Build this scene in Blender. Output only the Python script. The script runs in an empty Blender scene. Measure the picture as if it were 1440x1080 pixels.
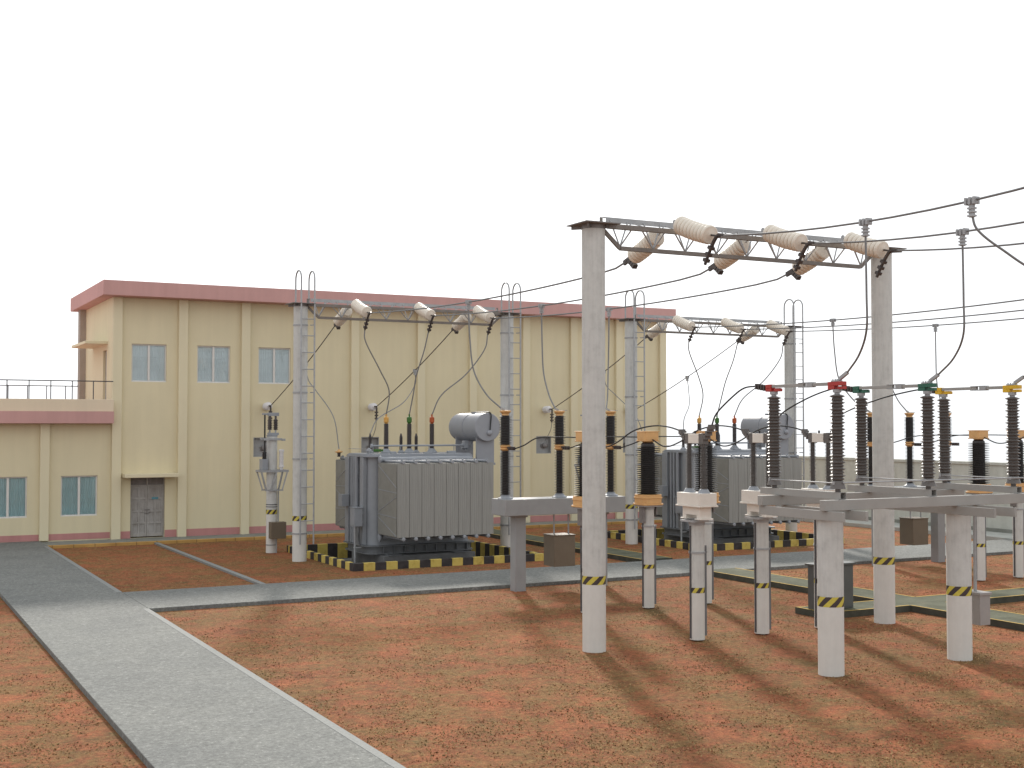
import bpy, math, random
from mathutils import Vector, Matrix
random.seed(7)
PI = math.pi
sc = bpy.context.scene
COL = sc.collection

# ------------------------------------------------------------------ materials
MATS = {}
def nt(name):
    m = bpy.data.materials.new(name); m.use_nodes = True
    t = m.node_tree; b = t.nodes['Principled BSDF']
    MATS[name] = m
    return m, t, b
def N(t, kind, **kw):
    n = t.nodes.new(kind)
    for k, v in kw.items(): setattr(n, k, v)
    return n
def noise(t, scale, detail=4, rough=0.55, vec=None, dist=0.0):
    n = N(t, 'ShaderNodeTexNoise'); n.inputs['Scale'].default_value = scale
    n.inputs['Detail'].default_value = detail; n.inputs['Roughness'].default_value = rough
    n.inputs['Distortion'].default_value = dist
    if vec is not None: t.links.new(vec, n.inputs['Vector'])
    return n.outputs['Fac']
def ramp(t, fac, stops):
    r = N(t, 'ShaderNodeValToRGB'); e = r.color_ramp.elements
    while len(e) < len(stops): e.new(0.5)
    for el, (p, c) in zip(e, stops):
        el.position = p; el.color = (*c, 1) if len(c) == 3 else c
    t.links.new(fac, r.inputs['Fac']); return r.outputs['Color']
def mixc(t, fac, a, b, mode='MIX'):
    n = N(t, 'ShaderNodeMix', data_type='RGBA', blend_type=mode)
    for sock, v in ((n.inputs['Factor'], fac), (n.inputs[6], a), (n.inputs[7], b)):
        if hasattr(v, 'is_output'): t.links.new(v, sock)
        elif isinstance(v, (int, float)): sock.default_value = v
        else: sock.default_value = (*v, 1)
    return n.outputs[2]
def math_(t, op, a, b=None, c=None):
    n = N(t, 'ShaderNodeMath', operation=op)
    for i, v in enumerate((a, b, c)):
        if v is None: continue
        if hasattr(v, 'is_output'): t.links.new(v, n.inputs[i])
        else: n.inputs[i].default_value = v
    return n.outputs[0]
def ocoord(t, which='Object'):
    return N(t, 'ShaderNodeTexCoord').outputs[which]
def scaled(t, vec, s):
    n = N(t, 'ShaderNodeMapping'); n.inputs['Scale'].default_value = s
    t.links.new(vec, n.inputs['Vector']); return n.outputs['Vector']
def bump(t, b, h, strength=0.3, dist=0.02):
    n = N(t, 'ShaderNodeBump'); n.inputs['Strength'].default_value = strength
    n.inputs['Distance'].default_value = dist
    t.links.new(h, n.inputs['Height']); t.links.new(n.outputs['Normal'], b.inputs['Normal'])

def plain(name, col, rough=0.6, metal=0.0, var=0.12, scale=6.0, spec=0.5, bmp=0.0):
    """a worn one-colour surface: slow blotches and fine grain around one colour"""
    m, t, b = nt(name)
    v = ocoord(t)
    f = noise(t, scale, 5, 0.6, v)
    lo = tuple(c*(1-var) for c in col); hi = tuple(min(1, c*(1+var)) for c in col)
    t.links.new(ramp(t, f, [(0.3, lo), (0.7, hi)]), b.inputs['Base Color'])
    b.inputs['Roughness'].default_value = rough; b.inputs['Metallic'].default_value = metal
    b.inputs['Specular IOR Level'].default_value = spec
    if bmp: bump(t, b, noise(t, scale*12, 4, 0.6, v), bmp, 0.01)
    return m

def make_materials():
    plain('galvanised', (0.36, 0.365, 0.37), 0.5, 0.2, 0.14, 5)
    plain('dark_steel', (0.20, 0.185, 0.178), 0.55, 0.3, 0.2, 9)
    plain('rail_steel', (0.085, 0.085, 0.09), 0.55, 0.2, 0.15, 6)
    plain('truss_steel', (0.20, 0.178, 0.16), 0.55, 0.3, 0.15, 5)
    plain('cable_grey', (0.19, 0.19, 0.19), 0.5, 0.1, 0.1, 4)
    plain('cable_black', (0.012, 0.012, 0.013), 0.5, 0.0, 0.1, 4)
    plain('beam_grey', (0.335, 0.325, 0.305), 0.6, 0.0, 0.06, 2.5, 0.4)
    plain('support_grey', (0.29, 0.295, 0.295), 0.6, 0.0, 0.06, 2.5, 0.4)
    plain('tank_grey', (0.265, 0.28, 0.30), 0.5, 0.0, 0.08, 3, 0.5)
    plain('lid_grey', (0.285, 0.30, 0.325), 0.45, 0.0, 0.08, 3, 0.5)
    plain('skid_grey', (0.15, 0.157, 0.165), 0.6, 0.0, 0.15, 4)
    plain('conservator_grey', (0.29, 0.30, 0.325), 0.42, 0.0, 0.05, 3)
    plain('bushing_brown', (0.055, 0.045, 0.045), 0.3, 0.0, 0.1, 6)
    plain('isolator_brown', (0.125, 0.112, 0.104), 0.38, 0.0, 0.1, 6)
    plain('black_shed', (0.030, 0.026, 0.025), 0.4, 0.0, 0.1, 6)
    plain('clamp_brown', (0.065, 0.052, 0.048), 0.5, 0.1, 0.15, 8)
    plain('cream_porcelain', (0.74, 0.67, 0.57), 0.32, 0.0, 0.05, 4)
    plain('orange_paint', (0.66, 0.385, 0.155), 0.5, 0.0, 0.08, 7)
    plain('white_paint', (0.75, 0.70, 0.63), 0.5, 0.0, 0.04, 4)
    plain('bone_white', (0.70, 0.68, 0.67), 0.5, 0.0, 0.05, 4)
    plain('red_paint', (0.42, 0.028, 0.02), 0.45, 0.0, 0.1, 9)
    plain('green_paint', (0.018, 0.115, 0.07), 0.45, 0.0, 0.1, 9)
    plain('yellow_paint', (0.70, 0.42, 0.01), 0.45, 0.0, 0.08, 9)
    plain('leaf_green', (0.035, 0.13, 0.012), 0.45, 0.0, 0.1, 9)
    plain('rust_red', (0.40, 0.075, 0.012), 0.5, 0.0, 0.1, 9)
    plain('amber', (0.60, 0.32, 0.07), 0.5, 0.0, 0.1, 9)
    plain('box_brown', (0.155, 0.122, 0.084), 0.65, 0.0, 0.06, 3)
    plain('cabinet_green', (0.085, 0.092, 0.09), 0.5, 0.0, 0.1, 3)
    plain('box_mauve', (0.32, 0.30, 0.285), 0.55, 0.0, 0.05, 4)
    plain('window_white', (0.68, 0.66, 0.62), 0.5, 0.0, 0.04, 4)
    plain('curtain_teal', (0.46, 0.61, 0.63), 0.9, 0.0, 0.06, 2)
    plain('curtain_blue', (0.76, 0.79, 0.81), 0.9, 0.0, 0.05, 2)
    plain('vent_grey', (0.33, 0.33, 0.325), 0.6, 0.1, 0.1, 4)
    plain('pit_concrete', (0.17, 0.17, 0.17), 0.85, 0.0, 0.2, 2.5, 0.3, 0.2)
    plain('apron_grey', (0.22, 0.225, 0.20), 0.85, 0.0, 0.18, 1.8, 0.3, 0.2)
    plain('pilaster_beige', (0.36, 0.31, 0.26), 0.85, 0.0, 0.08, 3)
    plain('footpath_concrete', (0.42, 0.43, 0.40), 0.9, 0.0, 0.12, 2, 0.2)
    plain('sign_blue', (0.10, 0.25, 0.30), 0.5, 0.0, 0.1, 20)
    # --- painted render of the building: faint streaks and grain
    for nm, col, var in (('wall_cream', (0.70, 0.62, 0.42), 0.035), ('trim_cream', (0.72, 0.645, 0.45), 0.025),
                         ('fascia_pink', (0.56, 0.325, 0.30), 0.05), ('plinth_pink', (0.51, 0.245, 0.23), 0.08),
                         ('parapet_peach', (0.74, 0.62, 0.46), 0.03)):
        m, t, b = nt(nm); v = ocoord(t)
        f = noise(t, 0.5, 5, 0.6, v); g = noise(t, 1.0, 4, 0.6, scaled(t, v, (3.0, 3.0, 0.22)))
        h = math_(t, 'ADD', math_(t, 'MULTIPLY', f, 0.5), math_(t, 'MULTIPLY', g, 0.5))
        lo = tuple(c*(1-var*1.4) for c in col); hi = tuple(c*(1+var) for c in col)
        t.links.new(ramp(t, h, [(0.35, lo), (0.62, hi)]), b.inputs['Base Color'])
        b.inputs['Roughness'].default_value = 0.85; b.inputs['Specular IOR Level'].default_value = 0.25
        bump(t, b, noise(t, 55, 3, 0.6, v), 0.12, 0.01)
    # --- spun concrete pole: cement grey above, whitewashed below z = 1.34
    for nm, zt in (('pole_tall', 1.34), ('pole_short', 1.0), ('pole_frame', 1.24)):
        m, t, b = nt(nm); v = ocoord(t)
        st = noise(t, 1.0, 6, 0.7, scaled(t, v, (16, 16, 1.1)))
        bl = noise(t, 3.0, 7, 0.7, v)
        f = math_(t, 'ADD', math_(t, 'MULTIPLY', st, 0.4), math_(t, 'MULTIPLY', bl, 0.6))
        grey = ramp(t, f, [(0.32, (0.42, 0.42, 0.40)), (0.5, (0.545, 0.545, 0.52)), (0.70, (0.63, 0.63, 0.60))])
        white = ramp(t, f, [(0.30, (0.60, 0.585, 0.545)), (0.65, (0.68, 0.665, 0.62))])
        sep = N(t, 'ShaderNodeSeparateXYZ'); t.links.new(v, sep.inputs[0])
        k = math_(t, 'GREATER_THAN', sep.outputs['Z'], zt)
        t.links.new(mixc(t, k, white, grey), b.inputs['Base Color'])
        b.inputs['Roughness'].default_value = 0.85; b.inputs['Specular IOR Level'].default_value = 0.25
        bump(t, b, st, 0.15, 0.01)
    # --- hazard tape round a pole
    m, t, b = nt('hazard_tape'); v = ocoord(t)
    sep = N(t, 'ShaderNodeSeparateXYZ'); t.links.new(v, sep.inputs[0])
    ang = math_(t, 'ARCTAN2', sep.outputs['Y'], sep.outputs['X'])
    s = math_(t, 'SUBTRACT', math_(t, 'MULTIPLY', ang, 6.0/(2*PI)), math_(t, 'MULTIPLY', sep.outputs['Z'], 4.2))
    k = math_(t, 'GREATER_THAN', math_(t, 'FRACT', s), 0.5)
    wear = noise(t, 30, 4, 0.6, v)
    ye = ramp(t, wear, [(0.3, (0.50, 0.42, 0.06)), (0.7, (0.64, 0.53, 0.08))])
    t.links.new(mixc(t, k, ye, (0.050, 0.036, 0.036)), b.inputs['Base Color'])
    b.inputs['Roughness'].default_value = 0.6
    # --- black and yellow painted kerb, stripes along local x
    m, t, b = nt('kerb_stripe'); v = ocoord(t)
    sep = N(t, 'ShaderNodeSeparateXYZ'); t.links.new(v, sep.inputs[0])
    k = math_(t, 'GREATER_THAN', math_(t, 'FRACT', math_(t, 'MULTIPLY', math_(t, 'ADD', sep.outputs['X'], 50.0*0.752), 1/0.752)), 0.5)
    wear = noise(t, 5, 6, 0.65, v)
    ye = ramp(t, wear, [(0.28, (0.38, 0.27, 0.06)), (0.5, (0.56, 0.43, 0.10)), (0.8, (0.62, 0.49, 0.14))])
    bk = ramp(t, wear, [(0.3, (0.022, 0.018, 0.018)), (0.75, (0.055, 0.048, 0.046))])
    t.links.new(mixc(t, k, ye, bk), b.inputs['Base Color']); b.inputs['Roughness'].default_value = 0.75
    bump(t, b, noise(t, 40, 4, 0.6, v), 0.2, 0.01)
    # --- ochre kerb with joints, along local x
    m, t, b = nt('ochre_kerb'); v = ocoord(t)
    sep = N(t, 'ShaderNodeSeparateXYZ'); t.links.new(v, sep.inputs[0])
    fr = math_(t, 'FRACT', math_(t, 'MULTIPLY', math_(t, 'ADD', sep.outputs['X'], 40.0), 1/0.75))
    k = math_(t, 'LESS_THAN', fr, 0.03)
    c = ramp(t, noise(t, 1.3, 5, 0.6, v), [(0.3, (0.36, 0.20, 0.055)), (0.7, (0.54, 0.33, 0.10))])
    t.links.new(mixc(t, k, c, (0.16, 0.09, 0.04)), b.inputs['Base Color']); b.inputs['Roughness'].default_value = 0.8
    # --- red laterite ground: bare red soil, dry straw-coloured grass, olive tufts, dark crumbs
    m, t, b = nt('laterite'); v = ocoord(t)
    n1 = noise(t, 0.9, 9, 0.78, v, 0.5)
    n2 = noise(t, 1.9, 9, 0.80, v, 0.6)
    n3 = noise(t, 3.1, 8, 0.80, v, 0.4)
    fine = noise(t, 6.5, 6, 0.9, v)
    grit = noise(t, 12.0, 5, 0.95, v)
    big = noise(t, 0.13, 4, 0.65, v)
    add = lambda a, wa, c, wc: math_(t, 'ADD', math_(t, 'MULTIPLY', a, wa), math_(t, 'MULTIPLY', c, wc))
    soil = ramp(t, add(n2, 0.55, fine, 0.45),
                [(0.33, (0.125, 0.060, 0.034)), (0.44, (0.245, 0.102, 0.056)), (0.54, (0.405, 0.150, 0.078)), (0.66, (0.40, 0.190, 0.088))])
    straw = ramp(t, add(n3, 0.4, fine, 0.6),
                 [(0.34, (0.085, 0.060, 0.026)), (0.46, (0.205, 0.130, 0.058)), (0.56, (0.295, 0.185, 0.085)), (0.68, (0.42, 0.28, 0.14))])
    olive = ramp(t, fine, [(0.34, (0.060, 0.050, 0.024)), (0.50, (0.150, 0.118, 0.056)), (0.66, (0.26, 0.20, 0.10))])
    k1 = ramp(t, add(n1, 0.75, fine, 0.25), [(0.45, (0, 0, 0)), (0.56, (0.95, 0.95, 0.95))])
    c = mixc(t, k1, soil, straw)
    n4 = noise(t, 0.75, 9, 0.78, v, 0.8)
    k2 = ramp(t, add(n4, 0.75, fine, 0.25), [(0.54, (0, 0, 0)), (0.63, (0.85, 0.85, 0.85))])
    c = mixc(t, k2, c, olive)
    spk = ramp(t, grit, [(0.34, (0.20, 0.18, 0.16)), (0.42, (0.78, 0.77, 0.74)), (0.56, (1.10, 1.08, 1.04)), (0.67, (1.85, 1.75, 1.50))])
    c = mixc(t, 1.0, c, spk, 'MULTIPLY')
    c = mixc(t, 1.0, c, ramp(t, big, [(0.35, (0.87, 0.88, 0.87)), (0.65, (1.10, 1.06, 1.02))]), 'MULTIPLY')
    t.links.new(c, b.inputs['Base Color']); b.inputs['Roughness'].default_value = 0.95
    b.inputs['Specular IOR Level'].default_value = 0.1
    bump(t, b, add(fine, 1.0, grit, 0.6), 0.8, 0.07)
    # --- concrete path: speckled aggregate, faint broom marks across it
    m, t, b = nt('path_concrete'); v = ocoord(t)
    g = noise(t, 15, 5, 0.9, v); f = noise(t, 0.45, 6, 0.7, v, 0.5)
    br = noise(t, 1.0, 5, 0.7, scaled(t, v, (0.8, 7.0, 1.0)))
    c = ramp(t, g, [(0.30, (0.078, 0.078, 0.074)), (0.46, (0.168, 0.172, 0.163)), (0.58, (0.228, 0.232, 0.219)), (0.70, (0.50, 0.50, 0.475))])
    c = mixc(t, 1.0, c, ramp(t, f, [(0.3, (0.84, 0.85, 0.86)), (0.7, (1.08, 1.08, 1.06))]), 'MULTIPLY')
    c = mixc(t, 1.0, c, ramp(t, br, [(0.3, (0.90, 0.90, 0.90)), (0.7, (1.08, 1.08, 1.08))]), 'MULTIPLY')
    t.links.new(c, b.inputs['Base Color']); b.inputs['Roughness'].default_value = 0.9
    b.inputs['Specular IOR Level'].default_value = 0.2
    bump(t, b, g, 0.35, 0.02)
    m, t, b = nt('kerb_concrete'); v = ocoord(t)
    c = ramp(t, noise(t, 20, 5, 0.75, v), [(0.3, (0.175, 0.18, 0.172)), (0.7, (0.27, 0.275, 0.262))])
    t.links.new(c, b.inputs['Base Color']); b.inputs['Roughness'].default_value = 0.9
    # --- green slabs over the cable trench
    m, t, b = nt('trench_slab'); v = ocoord(t)
    c = ramp(t, noise(t, 1.6, 6, 0.7, v), [(0.3, (0.09, 0.093, 0.066)), (0.55, (0.135, 0.14, 0.10)), (0.8, (0.195, 0.175, 0.12))])
    c = mixc(t, 0.6, c, ramp(t, noise(t, 30, 4, 0.7, v), [(0.3, (0.7, 0.7, 0.7)), (0.7, (1.2, 1.2, 1.2))]), 'MULTIPLY')
    t.links.new(c, b.inputs['Base Color']); b.inputs['Roughness'].default_value = 0.9
    b.inputs['Specular IOR Level'].default_value = 0.06
    bump(t, b, noise(t, 30, 4, 0.7, v), 0.25, 0.01)
    plain('trench_edge', (0.075, 0.075, 0.06), 0.9, 0, 0.25, 3, 0.1)
    plain('trench_line', (0.52, 0.35, 0.10), 0.8, 0, 0.15, 3, 0.1)
    # --- grey boundary wall, stained in vertical streaks
    m, t, b = nt('boundary_concrete'); v = ocoord(t)
    st = noise(t, 1.0, 6, 0.65, scaled(t, v, (1.4, 1.4, 0.25))); f = noise(t, 3.0, 5, 0.6, v)
    h = math_(t, 'ADD', math_(t, 'MULTIPLY', st, 0.6), math_(t, 'MULTIPLY', f, 0.4))
    t.links.new(ramp(t, h, [(0.32, (0.44, 0.45, 0.405)), (0.65, (0.60, 0.61, 0.555))]), b.inputs['Base Color'])
    b.inputs['Roughness'].default_value = 0.9; bump(t, b, f, 0.2, 0.02)
    # --- weathered timber door
    m, t, b = nt('old_door'); v = ocoord(t)
    gr = noise(t, 1.0, 6, 0.7, scaled(t, v, (30, 30, 2.5))); f = noise(t, 2.5, 5, 0.65, v)
    h = math_(t, 'ADD', math_(t, 'MULTIPLY', gr, 0.5), math_(t, 'MULTIPLY', f, 0.5))
    t.links.new(ramp(t, h, [(0.3, (0.24, 0.215, 0.185)), (0.5, (0.36, 0.34, 0.32)), (0.72, (0.46, 0.44, 0.42))]), b.inputs['Base Color'])
    b.inputs['Roughness'].default_value = 0.75; bump(t, b, gr, 0.2, 0.01)
    # --- radiator plates: warm grey, fine vertical wear
    m, t, b = nt('radiator_grey'); v = ocoord(t)
    st = noise(t, 1.0, 5, 0.7, scaled(t, v, (22, 22, 0.6)))
    t.links.new(ramp(t, st, [(0.3, (0.235, 0.232, 0.215)), (0.7, (0.335, 0.33, 0.305))]), b.inputs['Base Color'])
    b.inputs['Roughness'].default_value = 0.6
    # --- window glass: a clear pane with a sky reflection
    m = bpy.data.materials.new('pane_glass'); m.use_nodes = True; MATS['pane_glass'] = m; t = m.node_tree
    t.nodes.remove(t.nodes['Principled BSDF'])
    tr = N(t, 'ShaderNodeBsdfTransparent'); tr.inputs[0].default_value = (0.955, 0.985, 0.985, 1)
    gl = N(t, 'ShaderNodeBsdfGlossy'); gl.inputs['Roughness'].default_value = 0.03
    fr = N(t, 'ShaderNodeFresnel'); fr.inputs['IOR'].default_value = 1.5
    mx = N(t, 'ShaderNodeMixShader'); t.links.new(math_(t, 'MULTIPLY', fr.outputs[0], 0.8), mx.inputs[0])
    t.links.new(tr.outputs[0], mx.inputs[1]); t.links.new(gl.outputs[0], mx.inputs[2])
    t.links.new(mx.outputs[0], t.nodes['Material Output'].inputs['Surface'])
make_materials()

# ------------------------------------------------------------------ mesh builder
class MB:
    def __init__(self): self.v = []; self.f = []; self.mi = []
    def add(self, vs, fs, mi=0):
        o = len(self.v); self.v += [tuple(p) for p in vs]
        self.f += [tuple(i+o for i in f) for f in fs]; self.mi += [mi]*len(fs); return self
    def box(self, x0, x1, y0, y1, z0, z1, mi=0):
        return self.add([(x0,y0,z0),(x1,y0,z0),(x1,y1,z0),(x0,y1,z0),(x0,y0,z1),(x1,y0,z1),(x1,y1,z1),(x0,y1,z1)],
            [(0,3,2,1),(4,5,6,7),(0,1,5,4),(1,2,6,5),(2,3,7,6),(3,0,4,7)], mi)
    def obox(self, p, q, w, h, up=(0,0,1), mi=0):
        """a square bar from p to q, w wide and h deep"""
        p, q = Vector(p), Vector(q); d = (q-p).normalized(); u = Vector(up)
        if abs(d.dot(u)) > 0.98: u = Vector((0,1,0))
        s = d.cross(u).normalized(); u = s.cross(d)
        s *= w/2; u *= h/2
        vs = [p-s-u, p+s-u, p+s+u, p-s+u, q-s-u, q+s-u, q+s+u, q-s+u]
        return self.add(vs, [(0,3,2,1)[::-1],(4,5,6,7)[::-1],(0,1,5,4)[::-1],(1,2,6,5)[::-1],(2,3,7,6)[::-1],(3,0,4,7)[::-1]][::1], mi)
    def lathe(self, prof, o=(0,0,0), axis=(0,0,1), n=20, mi=0, cap=True):
        o = Vector(o); a = Vector(axis).normalized()
        r = Vector((1,0,0)) if abs(a.x) < 0.9 else Vector((0,1,0))
        s = a.cross(r).normalized(); r = s.cross(a)
        vs = []; fs = []
        for (rad, z) in prof:
            for k in range(n):
                th = 2*PI*k/n
                vs.append(o + a*z + (r*math.cos(th) + s*math.sin(th))*rad)
        for i in range(len(prof)-1):
            for k in range(n):
                k2 = (k+1) % n
                fs.append((i*n+k, i*n+k2, (i+1)*n+k2, (i+1)*n+k))
        if cap:
            fs.append(tuple(range(n))[::-1]); fs.append(tuple((len(prof)-1)*n+k for k in range(n)))
        return self.add(vs, fs, mi)
    def cyl(self, p, q, r, n=12, mi=0, r2=None):
        p, q = Vector(p), Vector(q)
        return self.lathe([(r, 0), (r if r2 is None else r2, (q-p).length)], p, q-p, n, mi)
    def tube(self, pts, r, n=6, mi=0):
        pts = [Vector(p) for p in pts]; vs = []; fs = []
        prev = None
        for i, p in enumerate(pts):
            d = (pts[min(i+1, len(pts)-1)] - pts[max(i-1, 0)]).normalized()
            if prev is None:
                u = Vector((0,0,1)) if abs(d.z) < 0.9 else Vector((1,0,0))
                s = d.cross(u).normalized()
            else:
                s = (prev - d*prev.dot(d)).normalized()
            prev = s; u = s.cross(d)
            for k in range(n):
                th = 2*PI*k/n; vs.append(p + (s*math.cos(th)+u*math.sin(th))*r)
        for i in range(len(pts)-1):
            for k in range(n):
                k2 = (k+1) % n; fs.append((i*n+k2, i*n+k, (i+1)*n+k, (i+1)*n+k2))
        fs.append(tuple(range(n))); fs.append(tuple((len(pts)-1)*n+k for k in range(n))[::-1])
        return self.add(vs, fs, mi)
    def prism(self, out, z0, z1, mi=0):
        n = len(out)
        vs = [(x,y,z0) for x,y in out] + [(x,y,z1) for x,y in out]
        fs = [tuple(range(n))[::-1], tuple(range(n, 2*n))] + [(i,(i+1)%n,n+(i+1)%n,n+i) for i in range(n)]
        return self.add(vs, fs, mi)
    def sheet(self, x0, x1, y0, y1, z, mi=0):
        return self.add([(x0,y0,z),(x1,y0,z),(x1,y1,z),(x0,y1,z)], [(0,1,2,3)], mi)
    def build(self, name, mat, parent=None, loc=None, rz=0.0, bevel=0.0, smooth=True):
        me = bpy.data.meshes.new(name); me.from_pydata(self.v, [], self.f); me.update()
        mats = mat if isinstance(mat, (list, tuple)) else [mat]
        for m in mats: me.materials.append(MATS[m])
        for p, i in zip(me.polygons, self.mi): p.material_index = i
        if smooth:
            for p in me.polygons: p.use_smooth = True
            me.set_sharp_from_angle(angle=math.radians(38))
        o = bpy.data.objects.new(name, me); COL.objects.link(o)
        if parent is not None: o.parent = parent
        if loc is not None: o.location = loc
        o.rotation_euler.z = rz
        if bevel:
            b = o.modifiers.new('bevel', 'BEVEL'); b.width = bevel; b.segments = 2; b.limit_method = 'ANGLE'
            b.angle_limit = math.radians(50)
        return o
def spline(pts, n=10):
    P = [Vector(p) for p in pts]; P = [P[0]*2-P[1]] + P + [P[-1]*2-P[-2]]; out = []
    for i in range(1, len(P)-2):
        for k in range(n):
            t = k/n; a, b, c, d = P[i-1], P[i], P[i+1], P[i+2]
            out.append(0.5*((2*b)+(c-a)*t+(2*a-5*b+4*c-d)*t*t+(3*b-a-3*c+d)*t**3))
    out.append(P[-2]); return out
def sag(p, q, s, n=24):
    p, q = Vector(p), Vector(q)
    return [p.lerp(q, i/n) - Vector((0,0,s*4*(i/n)*(1-i/n))) for i in range(n+1)]

def tag(o, label, cat, group=None):
    o['label'] = label; o['category'] = cat
    if group: o['group'] = group
    return o
def thing(name, label, cat, loc=(0,0,0), rz=0.0, group=None):
    o = bpy.data.objects.new(name, None); COL.objects.link(o); o.empty_display_size = 0.3
    o.location = loc; o.rotation_euler.z = rz
    return tag(o, label, cat, group)
def struct(name, mb, mat, **kw):
    o = mb.build(name, mat, **kw); o['kind'] = 'structure'; return o
def kids(o): return [c for c in bpy.data.objects if c.parent == o]
def dup(root, loc, label, rz=None, group=None, repaint=None):
    """a copy of a thing with copies of its parts and their sub-parts"""
    allk = kids(root); sub = {c.name: kids(c) for c in allk}
    r = root.copy(); COL.objects.link(r); r.location = loc; r['label'] = label
    if rz is not None: r.rotation_euler.z = rz
    if group: r['group'] = group
    for c in allk:
        d = c.copy(); COL.objects.link(d); d.parent = r
        for g in sub[c.name]:
            e = g.copy(); COL.objects.link(e); e.parent = d
    return r
# ================================================================== the ground and everything laid on it
BX = 13.07                                    # the second bay repeats the first this far to the right
PX, PY, PW = 17.05, 40.0, 3.35                # transformer pit: centre and half width
def make_ground():
    h = PW-0.08
    pits = [(PX-h, PX+h, PY-h, PY+h), (PX+BX-h, PX+BX+h, PY-h, PY+h)]
    g = MB(); ys = [-40, PY-h, PY+h, 76]; xa, xb = -60, 44       # the yard ends at its boundary wall; nothing shows beyond it
    g.sheet(xa, xb, ys[0], ys[1], 0); g.sheet(xa, xb, ys[2], ys[3], 0)
    xs = [xa] + [c for p in pits for c in p[:2]] + [xb]
    for i in range(0, 6, 2): g.sheet(xs[i], xs[i+1], ys[1], ys[2], 0)
    struct('ground', g, 'laterite', smooth=False)
    f = MB()
    for a, b, c, d in pits: f.sheet(a-0.02, b+0.02, c-0.02, d+0.02, -0.30)
    struct('pit_floor', f, 'pit_concrete', smooth=False)
    p = MB().box(3.50, 6.36, -14, 50.74, -0.05, 0.10)
    struct('path', p, 'path_concrete', bevel=0.012)
    e = MB().box(6.225, 6.362, -14, 30.95, -0.04, 0.1045).box(6.225, 6.362, 34.28, 48.50, -0.04, 0.1045)
    struct('path_edging', e, 'kerb_concrete')
    r = MB().box(6.365, 39.4, 30.95, 34.28, -0.05, 0.098)
    struct('road', r, 'path_concrete', bevel=0.012)
    w = MB().box(39.4, 41.3, 10.0, 60.0, -0.05, 0.16)
    struct('footpath', w, 'footpath_concrete', bevel=0.01)
    k = MB().box(10.16, 10.32, 34.285, 48.48, -0.05, 0.07)
    struct('garden_edging', k, 'kerb_concrete', bevel=0.01)
    a = MB().box(6.37, 35.6, 48.66, 50.745, -0.05, 0.06)
    struct('apron', a, 'apron_grey')
    y = MB().box(6.37, 35.6, 48.50, 48.655, -0.05, 0.115)
    struct('kerb', y, 'ochre_kerb', bevel=0.012)
    # cable trench with its cover slabs: a north run, a south run and two branches
    t = MB(); x0, x1, z = 22.68, 23.92, 0.146
    runs = [(x0, x1, 34.285, 48.495), (x0, x1, 2.0, 30.945), (20.04, x0-0.002, 22.56, 23.65), (x1+0.002, 39.39, 22.56, 23.65)]
    for a, b, c, d in runs: t.box(a, b, c, d, -0.05, z)
    for a, b, c, d in runs: t.sheet(a+0.004, b-0.004, c+0.004, d-0.004, z+0.004, 1)
    ln = [(x0+0.01, x0+0.07, 34.29, 48.49), (x1-0.07, x1-0.01, 34.29, 48.49),
          (x0+0.01, x0+0.07, 23.62, 30.94), (x0+0.01, x0+0.07, 2.0, 22.59), (x1-0.07, x1-0.01, 23.62, 30.94), (x1-0.07, x1-0.01, 2.0, 22.59),
          (20.05, x0-0.01, 22.57, 22.63), (20.05, x0-0.01, 23.58, 23.64), (20.05, 20.11, 22.64, 23.57),
          (x1+0.01, 39.38, 22.57, 22.63), (x1+0.01, 39.38, 23.58, 23.64)]
    for a, b, c, d in ln: t.sheet(a, b, c, d, z+0.008, 2)
    # joints between slabs
    for a, b, c, d in runs:
        if d-c > b-a:
            n = int((d-c)/0.9)
            for i in range(1, n): t.sheet(a+0.08, b-0.08, c+i*(d-c)/n-0.006, c+i*(d-c)/n+0.006, z+0.0075, 3)
        else:
            n = int((b-a)/0.9)
            for i in range(1, n): t.sheet(a+i*(b-a)/n-0.006, a+i*(b-a)/n+0.006, c+0.08, d-0.08, z+0.0075, 3)
    struct('cable_trench', t, ['trench_edge', 'trench_slab', 'trench_line', 'trench_edge'], smooth=False)
make_ground()

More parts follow.
